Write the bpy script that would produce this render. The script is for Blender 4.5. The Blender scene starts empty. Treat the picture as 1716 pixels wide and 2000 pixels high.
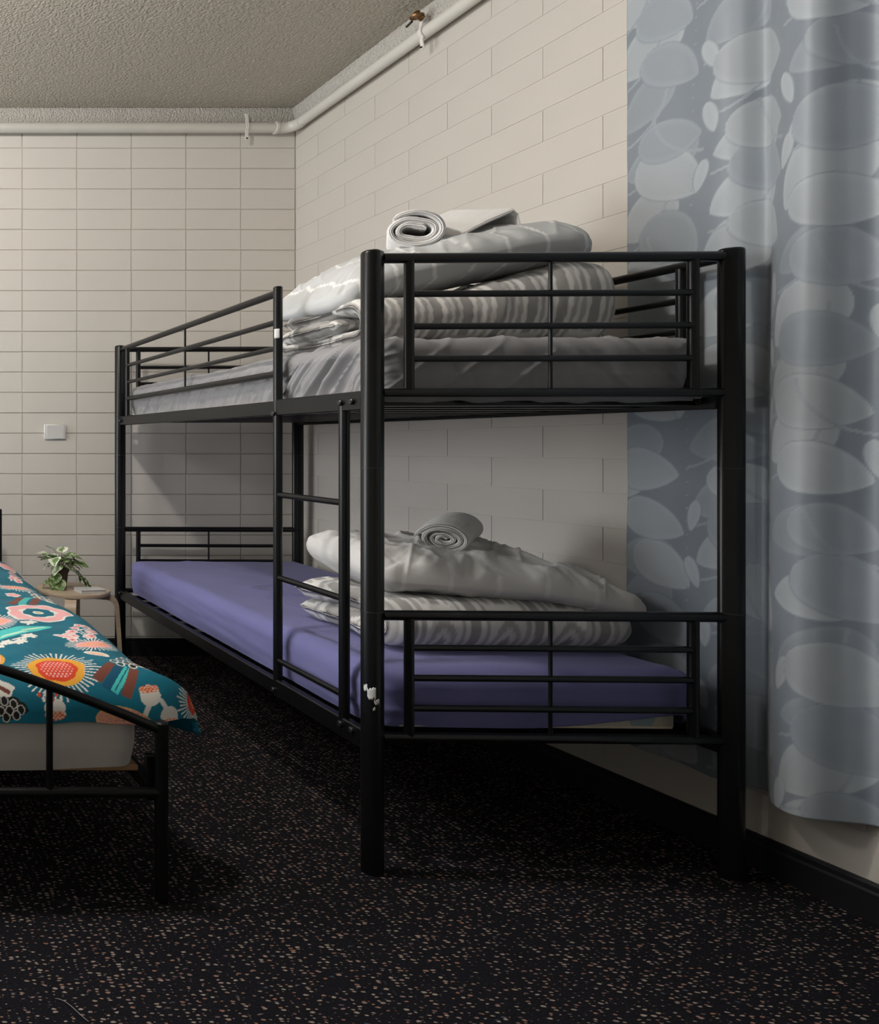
import bpy, math, random
import numpy as np
from mathutils import Vector, Matrix

# ------------------------------------------------------------------ camera, light, exposure
SC = bpy.context.scene
COL = SC.collection
cam_d = bpy.data.cameras.new('camera'); cam = bpy.data.objects.new('camera', cam_d); COL.objects.link(cam)
cam.location = (0, 0, 1.138); cam.rotation_euler = (math.pi/2, 0, 0)
cam_d.sensor_width = 36; cam_d.lens = 36*1430/2000
cam_d.shift_x = 0.579; cam_d.shift_y = -0.062
cam_d.clip_start = 0.02
SC.camera = cam

w = bpy.data.worlds.new('world'); SC.world = w; w.use_nodes = True
w.node_tree.nodes['Background'].inputs[0].default_value = (0.5, 0.52, 0.55, 1)
w.node_tree.nodes['Background'].inputs[1].default_value = 0.05

ld = bpy.data.lights.new('ceiling_lamp', 'POINT'); lamp = bpy.data.objects.new('ceiling_lamp', ld); COL.objects.link(lamp)
lamp.location = (0.2, 2.02, 2.86); ld.energy = 72; ld.shadow_soft_size = 0.08; ld.color = (1.0, 0.95, 0.89)
ld2 = bpy.data.lights.new('second_ceiling_lamp', 'POINT'); lamp2 = bpy.data.objects.new('second_ceiling_lamp', ld2); COL.objects.link(lamp2)
lamp2.location = (-2.1, 2.3, 2.80); ld2.energy = 98; ld2.shadow_soft_size = 0.30; ld2.color = (0.97, 0.98, 1.0)
# added soft fill light on the left wall, posed as daylight from a made-up window
fill_d = bpy.data.lights.new('added_fill_light', 'AREA'); fill = bpy.data.objects.new('added_fill_light', fill_d); COL.objects.link(fill)
fill_d.shape = 'RECTANGLE'; fill_d.size = 1.5; fill_d.size_y = 1.4; fill_d.energy = 75; fill_d.color = (0.93, 0.96, 1.0)
fill.location = (-3.362, 3.15, 1.55); fill.rotation_euler = (math.pi/2, 0, -math.pi/2)

SC.view_settings.view_transform = 'Standard'; SC.view_settings.look = 'None'
SC.view_settings.gamma = 1; SC.view_settings.use_curve_mapping = False
SC.view_settings.exposure = 0.0

rng = np.random.default_rng(7)
random.seed(7)

# ------------------------------------------------------------------ noise
_T = np.random.default_rng(3).random((256, 256))
def vnoise(x, y, o=0):
    x = np.asarray(x, float)+o*17.31; y = np.asarray(y, float)+o*9.77
    xi = np.floor(x).astype(int); yi = np.floor(y).astype(int)
    fx = x-xi; fy = y-yi
    fx = fx*fx*fx*(fx*(fx*6-15)+10); fy = fy*fy*fy*(fy*(fy*6-15)+10)
    a = _T[xi & 255, yi & 255]; b = _T[(xi+1) & 255, yi & 255]
    c = _T[xi & 255, (yi+1) & 255]; d = _T[(xi+1) & 255, (yi+1) & 255]
    return (a*(1-fx)+b*fx)*(1-fy)+(c*(1-fx)+d*fx)*fy - 0.5
def fbm(x, y, n=4, o=0):
    s = 0; a = 1
    for k in range(n):
        s = s+a*vnoise(x*2**k, y*2**k, o+k); a *= 0.5
    return s
def ridge(x, y, o=0):                       # sharp crease lines, 0..1
    return 1-np.clip(np.abs(vnoise(x, y, o))*5, 0, 1)

# ------------------------------------------------------------------ materials
def new_mat(name):
    m = bpy.data.materials.new(name); m.use_nodes = True
    nt = m.node_tree; b = nt.nodes['Principled BSDF']
    return m, nt, b
def N(nt, t, **kw):
    n = nt.nodes.new(t)
    for k, v in kw.items(): setattr(n, k, v)
    return n
def obj_coord(nt, scale=(1, 1, 1)):
    tc = N(nt, 'ShaderNodeTexCoord'); mp = N(nt, 'ShaderNodeMapping')
    mp.inputs['Scale'].default_value = scale
    nt.links.new(tc.outputs['Object'], mp.inputs['Vector'])
    return mp.outputs['Vector']
def bump(nt, b, height, strength=0.3, dist=0.002):
    bp = N(nt, 'ShaderNodeBump'); bp.inputs['Strength'].default_value = strength; bp.inputs['Distance'].default_value = dist
    nt.links.new(height, bp.inputs['Height']); nt.links.new(bp.outputs['Normal'], b.inputs['Normal'])
def noise(nt, vec, scale, detail=3, rough=0.5):
    n = N(nt, 'ShaderNodeTexNoise'); n.inputs['Scale'].default_value = scale
    n.inputs['Detail'].default_value = detail; n.inputs['Roughness'].default_value = rough
    nt.links.new(vec, n.inputs['Vector']); return n
def ramp(nt, fac, stops):
    r = N(nt, 'ShaderNodeValToRGB'); e = r.color_ramp.elements
    e[0].position, e[0].color = stops[0][0], (*stops[0][1], 1)
    e[1].position, e[1].color = stops[1][0], (*stops[1][1], 1)
    for p, c in stops[2:]:
        k = e.new(p); k.color = (*c, 1)
    nt.links.new(fac, r.inputs['Fac']); return r.outputs['Color']

def simple(name, col, rough=0.6, var=0.1, nscale=8, bscale=None, bstr=0.2, bdist=0.001, spec=0.5, sheen=0, metal=0):
    m, nt, b = new_mat(name); v = obj_coord(nt)
    n = noise(nt, v, nscale)
    c0 = tuple(x*(1-var) for x in col); c1 = tuple(min(1, x*(1+var)) for x in col)
    nt.links.new(ramp(nt, n.outputs['Fac'], [(0.3, c0), (0.7, c1)]), b.inputs['Base Color'])
    b.inputs['Roughness'].default_value = rough; b.inputs['Specular IOR Level'].default_value = spec
    b.inputs['Metallic'].default_value = metal
    if sheen: b.inputs['Sheen Weight'].default_value = sheen
    if bscale:
        n2 = noise(nt, v, bscale, 4); bump(nt, b, n2.outputs['Fac'], bstr, bdist)
    return m
def attr_mat(name, rough=0.7, weave=900, bstr=0.15, spec=0.3, sheen=0.0, gloss_by_col=False):
    m, nt, b = new_mat(name)
    a = N(nt, 'ShaderNodeAttribute'); a.attribute_name = 'print'
    nt.links.new(a.outputs['Color'], b.inputs['Base Color'])
    b.inputs['Roughness'].default_value = rough; b.inputs['Specular IOR Level'].default_value = spec
    b.inputs['Sheen Weight'].default_value = sheen
    v = obj_coord(nt); n2 = noise(nt, v, weave, 2); bump(nt, b, n2.outputs['Fac'], bstr, 0.0006)
    return m

M = {}
M['wall'] = simple('cream_block_lightened', (0.73, 0.695, 0.64), 0.55, 0.03, 2.5, 140, 0.25, 0.001)  # cream paint, lightened on the back wall to offset weaker lighting
M['wall_r'] = simple('cream_smooth_block_darkened', (0.575, 0.54, 0.49), 0.5, 0.03, 2.0, 90, 0.25, 0.001)  # same cream paint, darkened on the right wall to offset stronger lighting
M['mortar'] = simple('painted_mortar', (0.60, 0.56, 0.50), 0.7, 0.05, 6, 200, 0.3, 0.001)
M['plain'] = simple('plain_cream_paint', (0.48, 0.465, 0.44), 0.6, 0.03, 2)
M['bright'] = simple('white_wall_paint', (0.80, 0.79, 0.76), 0.6, 0.02, 2)
M['black'] = simple('black_powder_coat', (0.005, 0.0053, 0.0062), 0.29, 0.15, 12, 400, 0.06, 0.0004, 0.33)
M['black_bed'] = simple('black_satin_steel', (0.0045, 0.005, 0.0056), 0.36, 0.15, 12, 400, 0.06, 0.0004, 0.3)
M['bolt'] = simple('dark_bolt_steel', (0.05, 0.05, 0.05), 0.3, 0.2, 60, None, metal=0.6)
M['skirt'] = simple('black_skirting', (0.010, 0.010, 0.012), 0.38, 0.2, 10)
M['pipe'] = simple('white_pipe_paint', (0.66, 0.64, 0.59), 0.35, 0.04, 6, 60, 0.15, 0.001)
M['clip'] = simple('white_clip_plastic', (0.78, 0.76, 0.72), 0.4, 0.03, 20)
M['brass'] = simple('tarnished_brass', (0.22, 0.12, 0.05), 0.35, 0.3, 60, metal=0.8)
M['plate'] = simple('white_plate_plastic', (0.72, 0.71, 0.69), 0.35, 0.02, 10)
M['grey_sheet'] = simple('grey_cotton_sheet', (0.285, 0.28, 0.288), 0.85, 0.06, 5, 700, 0.15, 0.0006, 0.2, 0.1)
M['purple_sheet'] = simple('periwinkle_cotton_sheet', (0.165, 0.165, 0.36), 0.85, 0.05, 4, 700, 0.15, 0.0006, 0.2, 0.1)
M['towel'] = simple('white_terry_towel', (0.80, 0.79, 0.765), 0.95, 0.04, 40, 900, 0.8, 0.002, 0.1, 0.2)
M['towel2'] = simple('white_smooth_towel', (0.84, 0.83, 0.815), 0.95, 0.03, 30, 900, 0.5, 0.0015, 0.1, 0.2)
M['white_mattress'] = simple('white_mattress_cotton', (0.62, 0.595, 0.56), 0.9, 0.05, 6, 600, 0.2, 0.001, 0.2)
M['piping'] = simple('cream_piping', (0.62, 0.55, 0.42), 0.8, 0.05, 20)
M['pot'] = simple('brown_plastic_pot', (0.085, 0.042, 0.022), 0.45, 0.25, 30)
M['soil'] = simple('dark_potting_soil', (0.02, 0.014, 0.01), 0.95, 0.3, 80)
M['stem'] = simple('green_stem', (0.10, 0.16, 0.05), 0.6, 0.2, 40)
M['paper'] = simple('white_paper', (0.7, 0.69, 0.67), 0.7, 0.05, 200)
M['cover'] = simple('pale_grey_book_cover', (0.6, 0.6, 0.6), 0.4, 0.1, 25)
M['sticker'] = simple('white_sticker', (0.75, 0.75, 0.74), 0.5, 0.03, 60)
M['thread'] = simple('white_lint', (0.34, 0.33, 0.32), 0.9, 0.1, 60)
M['tag'] = simple('white_fabric_tag', (0.75, 0.75, 0.73), 0.8, 0.03, 60)

def wood_mat(name, c0, c1, scale=(6, 60, 60)):
    m, nt, b = new_mat(name); v = obj_coord(nt, scale); n = noise(nt, v, 1.5, 5)
    nt.links.new(ramp(nt, n.outputs['Fac'], [(0.3, c0), (0.7, c1)]), b.inputs['Base Color'])
    b.inputs['Roughness'].default_value = 0.45; bump(nt, b, n.outputs['Fac'], 0.05, 0.001)
    return m
M['birch'] = wood_mat('birch_ply', (0.46, 0.35, 0.25), (0.58, 0.46, 0.34))
M['pine'] = wood_mat('bed_base_pine', (0.36, 0.21, 0.10), (0.48, 0.30, 0.16))

# carpet: near-black loop with rows of small beige flecks
def carpet_mat():
    m, nt, b = new_mat('dark_flecked_carpet')
    v = obj_coord(nt)
    nz = noise(nt, v, 90, 2)
    add = N(nt, 'ShaderNodeVectorMath', operation='MULTIPLY_ADD')
    add.inputs[1].default_value = (0.006, 0.006, 0); nt.links.new(nz.outputs['Color'], add.inputs[0]); nt.links.new(v, add.inputs[2])
    mp = N(nt, 'ShaderNodeMapping'); mp.inputs['Scale'].default_value = (56, 124, 1); nt.links.new(add.outputs[0], mp.inputs['Vector'])
    vo = N(nt, 'ShaderNodeTexVoronoi', voronoi_dimensions='2D', feature='F1'); vo.inputs['Scale'].default_value = 1.0; vo.inputs['Randomness'].default_value = 0.85
    nt.links.new(mp.outputs[0], vo.inputs['Vector'])
    sep = N(nt, 'ShaderNodeSeparateColor'); nt.links.new(vo.outputs['Color'], sep.inputs[0])
    rad = N(nt, 'ShaderNodeMath', operation='MULTIPLY_ADD'); rad.inputs[1].default_value = 0.41; rad.inputs[2].default_value = -0.06
    nt.links.new(sep.outputs[0], rad.inputs[0])
    sub = N(nt, 'ShaderNodeMath', operation='SUBTRACT'); nt.links.new(rad.outputs[0], sub.inputs[0]); nt.links.new(vo.outputs['Distance'], sub.inputs[1])
    mr = N(nt, 'ShaderNodeMapRange'); mr.inputs['From Min'].default_value = -0.03; mr.inputs['From Max'].default_value = 0.10
    nt.links.new(sub.outputs[0], mr.inputs['Value'])
    tint = ramp(nt, sep.outputs[1], [(0.0, (0.05, 0.07, 0.10)), (0.2, (0.30, 0.15, 0.10)), (0.45, (0.30, 0.24, 0.19)), (0.75, (0.36, 0.30, 0.255)), (1.0, (0.25, 0.165, 0.17))])
    n2 = noise(nt, v, 260, 3); base = ramp(nt, n2.outputs['Fac'], [(0.3, (0.004, 0.004, 0.006)), (0.7, (0.014, 0.0135, 0.018))])
    mix = N(nt, 'ShaderNodeMix', data_type='RGBA'); nt.links.new(mr.outputs[0], mix.inputs['Factor'])
    nt.links.new(base, mix.inputs['A']); nt.links.new(tint, mix.inputs['B'])
    nt.links.new(mix.outputs['Result'], b.inputs['Base Color'])
    b.inputs['Roughness'].default_value = 0.95; b.inputs['Specular IOR Level'].default_value = 0.1
    bump(nt, b, n2.outputs['Fac'], 0.6, 0.004)
    return m
M['carpet'] = carpet_mat()

def stipple_mat(name, col, scale, dist, painted_sparkle):
    m, nt, b = new_mat(name); v = obj_coord(nt)
    vo = N(nt, 'ShaderNodeTexVoronoi', feature='SMOOTH_F1'); vo.inputs['Scale'].default_value = scale; nt.links.new(v, vo.inputs['Vector'])
    n = noise(nt, v, scale*0.8, 4, 0.65)
    ad = N(nt, 'ShaderNodeMath', operation='SUBTRACT'); nt.links.new(n.outputs['Fac'], ad.inputs[0]); nt.links.new(vo.outputs['Distance'], ad.inputs[1])
    bump(nt, b, ad.outputs[0], 0.9, dist)
    big = noise(nt, v, 1.2, 2)
    c = ramp(nt, big.outputs['Fac'], [(0.3, tuple(x*0.95 for x in col)), (0.7, col)])
    if painted_sparkle:  # sparkle of the ceiling grit painted in as white specks
        v2 = N(nt, 'ShaderNodeTexVoronoi'); v2.inputs['Scale'].default_value = 45; nt.links.new(v, v2.inputs['Vector'])
        lt = N(nt, 'ShaderNodeMapRange'); lt.inputs['From Min'].default_value = 0.22; lt.inputs['From Max'].default_value = 0.12
        nt.links.new(v2.outputs['Distance'], lt.inputs['Value'])
        sp = N(nt, 'ShaderNodeSeparateColor'); nt.links.new(v2.outputs['Color'], sp.inputs[0])
        g = N(nt, 'ShaderNodeMath', operation='GREATER_THAN'); g.inputs[1].default_value = 0.72; nt.links.new(sp.outputs[0], g.inputs[0])
        mu = N(nt, 'ShaderNodeMath', operation='MULTIPLY'); nt.links.new(g.outputs[0], mu.inputs[0]); nt.links.new(lt.outputs[0], mu.inputs[1])
        mx = N(nt, 'ShaderNodeMix', data_type='RGBA'); nt.links.new(mu.outputs[0], mx.inputs['Factor'])
        nt.links.new(c, mx.inputs['A']); mx.inputs['B'].default_value = (0.85, 0.83, 0.78, 1); c = mx.outputs['Result']
    nt.links.new(c, b.inputs['Base Color']); b.inputs['Roughness'].default_value = 0.8
    return m
M['ceiling'] = stipple_mat('stippled_ceiling', (0.58, 0.53, 0.45), 95, 0.012, True)
M['cornice'] = stipple_mat('stippled_cornice', (0.60, 0.575, 0.53), 120, 0.010, False)

def floral_mat():
    m, nt, b = new_mat('floral_mattress_ticking'); v = obj_coord(nt)
    vo = N(nt, 'ShaderNodeTexVoronoi'); vo.inputs['Scale'].default_value = 16; nt.links.new(v, vo.inputs['Vector'])
    sp = N(nt, 'ShaderNodeSeparateColor'); nt.links.new(vo.outputs['Color'], sp.inputs[0])
    nt.links.new(ramp(nt, sp.outputs[0], [(0.0, (0.5, 0.5, 0.48)), (0.3, (0.28, 0.36, 0.38)), (0.55, (0.5, 0.47, 0.38)), (0.8, (0.25, 0.33, 0.36)), (0.92, (0.45, 0.04, 0.05))]), b.inputs['Base Color'])
    for nd in nt.nodes:
        if nd.type == 'VALTORGB': nd.color_ramp.interpolation = 'CONSTANT'
    b.inputs['Roughness'].default_value = 0.8
    return m
M['floral'] = floral_mat()
M['curtain'] = attr_mat('jacquard_curtain', 0.5, 600, 0.12, 0.45, 0.15)
M['duvet'] = attr_mat('grey_arch_print_cotton', 0.85, 700, 0.2, 0.2, 0.1)
M['teal'] = attr_mat('teal_floral_print_cotton', 0.75, 700, 0.15, 0.25, 0.05)
M['leaf'] = attr_mat('variegated_leaf', 0.45, 100, 0.1, 0.4)

# ------------------------------------------------------------------ mesh helpers
class MB:
    def __init__(s): s.v = []; s.f = []
    def add(s, vs, fs):
        o = len(s.v); s.v.extend([tuple(p) for p in vs]); s.f.extend([tuple(i+o for i in f) for f in fs]); return s
    def box(s, x0, x1, y0, y1, z0, z1, c=0.0):
        if c <= 0:
            vs = [(x, y, z) for z in (z0, z1) for y in (y0, y1) for x in (x0, x1)]
            return s.add(vs, [(0, 2, 3, 1), (4, 5, 7, 6), (0, 1, 5, 4), (2, 6, 7, 3), (0, 4, 6, 2), (1, 3, 7, 5)])
        # chamfered box through 24 points
        pts = {}
        vs = []
        for ix, x in enumerate((x0, x1)):
            for iy, y in enumerate((y0, y1)):
                for iz, z in enumerate((z0, z1)):
                    dx = c if ix == 0 else -c; dy = c if iy == 0 else -c; dz = c if iz == 0 else -c
                    for a, p in enumerate(((x, y+dy, z+dz), (x+dx, y, z+dz), (x+dx, y+dy, z))):
                        pts[(ix, iy, iz, a)] = len(vs); vs.append(p)
        fs = []
        for k in (0, 1):
            q = [(k, 0, 0, 0), (k, 1, 0, 0), (k, 1, 1, 0), (k, 0, 1, 0)]; fs.append([pts[i] for i in (q if k else q[::-1])])
            q = [(0, k, 0, 1), (1, k, 0, 1), (1, k, 1, 1), (0, k, 1, 1)]; fs.append([pts[i] for i in (q[::-1] if k else q)])
            q = [(0, 0, k, 2), (1, 0, k, 2), (1, 1, k, 2), (0, 1, k, 2)]; fs.append([pts[i] for i in (q if k else q[::-1])])
        for i in (0, 1):
            for j in (0, 1):
                fs.append([pts[(i, j, 0, 0)], pts[(i, j, 1, 0)], pts[(i, j, 1, 1)], pts[(i, j, 0, 1)]])
                fs.append([pts[(i, 0, j, 0)], pts[(i, 1, j, 0)], pts[(i, 1, j, 2)], pts[(i, 0, j, 2)]])
                fs.append([pts[(0, i, j, 1)], pts[(1, i, j, 1)], pts[(1, i, j, 2)], pts[(0, i, j, 2)]])
                for k in (0, 1): fs.append([pts[(i, j, k, 0)], pts[(i, j, k, 1)], pts[(i, j, k, 2)]])
        return s.add(vs, fs)
    def tube(s, p0, p1, r, n=14, r1=None, cap=True, ch=0.0):
        p0 = Vector(p0); p1 = Vector(p1); d = (p1-p0).normalized()
        a = Vector((0, 0, 1)) if abs(d.z) < 0.9 else Vector((1, 0, 0))
        e1 = d.cross(a).normalized(); e2 = d.cross(e1)
        r1 = r if r1 is None else r1
        rings = [(p0, r), (p1, r1)]
        if ch: rings = [(p0, r-ch), (p0+d*ch, r), (p1-d*ch, r1), (p1, r1-ch)]
        vs = []; fs = []
        for c, rr in rings:
            for k in range(n):
                t = 2*math.pi*k/n; vs.append(c+e1*(rr*math.cos(t))+e2*(rr*math.sin(t)))
        for q in range(len(rings)-1):
            for k in range(n):
                fs.append((q*n+k, q*n+(k+1) % n, (q+1)*n+(k+1) % n, (q+1)*n+k))
        if cap:
            fs.append(tuple(range(n))[::-1]); o = (len(rings)-1)*n; fs.append(tuple(range(o, o+n)))
        return s.add(vs, fs)
    def path(s, pts, r, n=10):
        pts = [Vector(p) for p in pts]; vs = []; fs = []; m = len(pts); e1 = None
        for i, p in enumerate(pts):
            d = (pts[min(i+1, m-1)]-pts[max(i-1, 0)]).normalized()
            if e1 is None:
                a = Vector((0, 0, 1)) if abs(d.z) < 0.9 else Vector((1, 0, 0)); e1 = d.cross(a).normalized()
            else: e1 = (e1-d*e1.dot(d)).normalized()
            e2 = d.cross(e1)
            for k in range(n):
                t = 2*math.pi*k/n; vs.append(p+e1*(r*math.cos(t))+e2*(r*math.sin(t)))
        for i in range(m-1):
            for k in range(n): fs.append((i*n+k, i*n+(k+1) % n, (i+1)*n+(k+1) % n, (i+1)*n+k))
        fs.append(tuple(range(n))[::-1]); fs.append(tuple(range((m-1)*n, m*n)))
        return s.add(vs, fs)
    def lathe(s, prof, n=32, c=(0, 0, 0)):
        vs = []; fs = []
        for r, z in prof:
            for k in range(n):
                t = 2*math.pi*k/n; vs.append((c[0]+r*math.cos(t), c[1]+r*math.sin(t), c[2]+z))
        for i in range(len(prof)-1):
            for k in range(n): fs.append((i*n+k, i*n+(k+1) % n, (i+1)*n+(k+1) % n, (i+1)*n+k))
        fs.append(tuple(range(n))[::-1]); fs.append(tuple(range((len(prof)-1)*n, len(prof)*n)))
        return s.add(vs, fs)
    def prism(s, poly, z0, z1):
        n = len(poly); vs = [(x, y, z0) for x, y in poly]+[(x, y, z1) for x, y in poly]
        fs = [tuple(range(n))[::-1], tuple(range(n, 2*n))]+[(k, (k+1) % n, n+(k+1) % n, n+k) for k in range(n)]
        return s.add(vs, fs)
    def mesh(s, name, mat, smooth=True, angle=40):
        me = bpy.data.meshes.new(name); me.from_pydata(s.v, [], s.f); me.update()
        finish(me, mat, smooth, angle); return me
    def build(s, name, mat, parent=None, smooth=True, angle=40):
        return link(name, s.mesh(name, mat, smooth, angle), parent)
def finish(me, mat, smooth, angle=40):
    me.materials.append(mat)
    import bmesh
    bm = bmesh.new(); bm.from_mesh(me); bmesh.ops.recalc_face_normals(bm, faces=bm.faces); bm.to_mesh(me); bm.free()
    if smooth:
        me.polygons.foreach_set('use_smooth', [True]*len(me.polygons))
        if angle < 180: me.set_sharp_from_angle(angle=math.radians(angle))
def link(name, me, parent=None):
    o = bpy.data.objects.new(name, me); COL.objects.link(o)
    if parent is not None: o.parent = parent
    return o
def thing(name, label, cat, loc=(0, 0, 0), rz=0, group=None):
    o = bpy.data.objects.new(name, None); COL.objects.link(o); o.empty_display_size = 0.1
    o.location = loc; o.rotation_euler = (0, 0, rz); return tag(o, label, cat, group)
def tag(o, label, cat=None, group=None, kind=None):
    o['label'] = label
    if cat: o['category'] = cat
    if group: o['group'] = group
    if kind: o['kind'] = kind
    return o
def struct(o, label, cat): return tag(o, label, cat, kind='structure')
def grid_mesh(name, P, mat, color=None, closed_u=False, closed_v=False, caps=None, smooth=True):
    """P: (nu, nv, 3) array of points -> mesh, quick numpy path."""
    nu, nv = P.shape[:2]
    idx = np.arange(nu*nv).reshape(nu, nv)
    if closed_u: idx = np.vstack([idx, idx[:1]])
    if closed_v: idx = np.hstack([idx, idx[:, :1]])
    q = np.stack([idx[:-1, :-1], idx[1:, :-1], idx[1:, 1:], idx[:-1, 1:]], -1).reshape(-1, 4)
    if caps is not None: q = np.vstack([q, caps])
    me = bpy.data.meshes.new(name)
    nvx = nu*nv; nf = len(q)
    me.vertices.add(nvx); me.vertices.foreach_set('co', P.reshape(-1).astype(np.float32))
    me.loops.add(nf*4); me.loops.foreach_set('vertex_index', q.reshape(-1).astype(np.int32))
    me.polygons.add(nf); me.polygons.foreach_set('loop_start', np.arange(0, nf*4, 4, dtype=np.int32))
    if color is not None:
        a = me.color_attributes.new('print', 'FLOAT_COLOR', 'POINT')
        c = np.ones((nvx, 4), np.float32); c[:, :3] = color.reshape(-1, 3); a.data.foreach_set('color', c.reshape(-1))
    me.update(calc_edges=True); me.validate()
    me.materials.append(mat)
    if smooth: me.polygons.foreach_set('use_smooth', np.ones(nf, bool))
    return me
def lin(r, g, b): return tuple(((c/255+0.055)/1.055)**2.4 if c > 10 else c/255/12.92 for c in (r, g, b))

# ------------------------------------------------------------------ room shell
YB, XR, ZC = 4.03, 2.4715, 3.0          # back wall, right wall, ceiling
XL, YF = -3.4, -2.3
struct(MB().box(XL, XR+0.1, YF, YB+0.1, -0.06, 0).build('floor', M['carpet'], None, False), 'dark carpet with rows of small beige flecks', 'floor')
struct(MB().box(XL-0.1, XR+0.2, YF-0.1, YB+0.2, ZC, ZC+0.08).build('ceiling', M['ceiling'], None, False), 'beige ceiling with sprayed stipple texture', 'ceiling')
struct(MB().box(XL-0.12, XL, YF-0.1, YB+0.1, -0.06, ZC).build('wall_left', M['bright'], None, False), 'plain cream wall on the far left', 'wall')
struct(MB().box(XL, XR+0.1, YF-0.12, YF, -0.06, ZC).build('wall_front', M['plain'], None, False), 'plain cream wall opposite the bunk bed', 'wall')

# made-up window, unseen, dressing the added fill light (the area light set at the top)
wn = bpy.data.objects.new('added_window', None); COL.objects.link(wn); wn.location = (XL, 3.15, 1.55); struct(wn, 'made-up white framed window around the added fill light', 'window')
for y0, y1, z0, z1 in ((-0.80, -0.75, -0.75, 0.75), (0.75, 0.80, -0.75, 0.75), (-0.75, 0.75, 0.70, 0.75), (-0.75, 0.75, -0.75, -0.70)):
    MB().box(0.0005, 0.036, y0, y1, z0, z1, 0.003).build('frame', M['plate'], wn, False)
for y0, y1 in ((-0.749, -0.012), (0.012, 0.749)):
    MB().box(0.002, 0.008, y0, y1, -0.699, 0.699).build('pane', M['clip'], wn, False)
MB().box(0.0005, 0.036, -0.012, 0.012, -0.70, 0.70, 0.003).build('mullion', M['plate'], wn, False)

CH, CW = 0.1121, 0.3007
Z0 = 2.791-25*CH                        # lowest bed joint
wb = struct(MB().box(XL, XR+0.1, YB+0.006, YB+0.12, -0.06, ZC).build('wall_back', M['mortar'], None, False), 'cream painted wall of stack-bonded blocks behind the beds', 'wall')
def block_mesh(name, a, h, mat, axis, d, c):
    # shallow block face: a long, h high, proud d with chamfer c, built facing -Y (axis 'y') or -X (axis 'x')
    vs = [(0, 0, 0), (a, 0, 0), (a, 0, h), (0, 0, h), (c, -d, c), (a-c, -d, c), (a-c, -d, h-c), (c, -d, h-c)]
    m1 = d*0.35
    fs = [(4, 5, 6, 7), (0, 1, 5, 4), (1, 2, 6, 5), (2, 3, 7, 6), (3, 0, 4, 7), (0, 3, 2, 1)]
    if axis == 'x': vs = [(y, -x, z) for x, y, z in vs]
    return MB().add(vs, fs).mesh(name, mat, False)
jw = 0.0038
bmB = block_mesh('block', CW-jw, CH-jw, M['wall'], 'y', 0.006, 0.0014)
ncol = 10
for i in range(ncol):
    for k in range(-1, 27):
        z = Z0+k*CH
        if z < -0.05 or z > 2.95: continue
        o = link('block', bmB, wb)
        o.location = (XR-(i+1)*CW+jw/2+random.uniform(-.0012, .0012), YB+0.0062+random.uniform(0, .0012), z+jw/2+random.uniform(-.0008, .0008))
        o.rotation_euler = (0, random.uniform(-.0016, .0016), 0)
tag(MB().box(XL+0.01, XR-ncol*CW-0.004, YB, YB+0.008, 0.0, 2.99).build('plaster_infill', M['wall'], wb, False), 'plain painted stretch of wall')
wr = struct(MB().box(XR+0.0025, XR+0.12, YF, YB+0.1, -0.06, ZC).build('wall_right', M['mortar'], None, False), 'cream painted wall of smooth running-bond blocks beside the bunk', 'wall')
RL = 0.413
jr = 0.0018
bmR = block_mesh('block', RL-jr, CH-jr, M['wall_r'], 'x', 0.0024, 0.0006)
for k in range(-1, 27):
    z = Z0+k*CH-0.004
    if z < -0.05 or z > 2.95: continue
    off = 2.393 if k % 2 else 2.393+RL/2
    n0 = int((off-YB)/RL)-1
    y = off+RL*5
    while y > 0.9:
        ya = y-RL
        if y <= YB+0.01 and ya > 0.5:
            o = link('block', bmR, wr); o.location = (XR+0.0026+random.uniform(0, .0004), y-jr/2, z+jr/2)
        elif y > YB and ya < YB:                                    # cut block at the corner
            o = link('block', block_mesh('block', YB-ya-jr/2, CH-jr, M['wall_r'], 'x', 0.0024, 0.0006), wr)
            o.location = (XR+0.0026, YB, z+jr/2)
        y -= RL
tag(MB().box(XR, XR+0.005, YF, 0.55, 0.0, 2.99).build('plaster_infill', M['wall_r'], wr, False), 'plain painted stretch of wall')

# skirting: board with a thin rounded lip on top
def skirt(name, label, horizontal):
    prof = [(0, 0), (0.014, 0), (0.014, 0.07), (0.011, 0.076), (0.011, 0.088), (0.007, 0.095), (0, 0.095)]
    mb = MB(); n = len(prof)
    if horizontal: vs = [(x, YB-a, z) for x in (XL+0.01, XR-0.0005) for a, z in prof]
    else: vs = [(XR-a, y, z) for y in (YF+0.01, YB-0.0145) for a, z in prof]
    mb.add(vs, [tuple(range(n)), tuple(range(n, 2*n))]+[(k, (k+1) % n, n+(k+1) % n, n+k) for k in range(n)])
    return struct(mb.build(name, M['skirt'], None, False), label, 'baseboard')
skirt('baseboard_back', 'black skirting board along the foot of the back wall', True)
skirt('baseboard_right', 'black skirting board along the wall under the curtain', False)

# stippled cornice strips, uneven lower edge
def cornice(name, label, back):
    n = 160; P = []
    L0, L1 = ((XL+0.02, XR-0.002) if back else (YF+0.02, YB-0.03))
    for i in range(n+1):
        t = L0+(L1-L0)*i/n
        j = 0.004*float(fbm(np.array(t*9.0), np.array(2.0 if back else 5.0), 3))
        prof = [(0.001, 2.915+j), (0.02, 2.915+j), (0.026+j, 2.922), (0.03+j, 2.96), (0.036+j, ZC-0.006), (0.034, ZC-0.001), (0.001, ZC-0.001)]
        P.append([((t, YB-a, z) if back else (XR-a, t, z)) for a, z in prof])
    me = grid_mesh(name, np.array(P), M['cornice'], closed_v=True, smooth=False)
    return struct(link(name, me), label, 'cornice')
cornice('trim_1', 'rough stippled strip between ceiling and back wall', True)
cornice('trim_2', 'rough stippled strip between ceiling and right wall', False)

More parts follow.
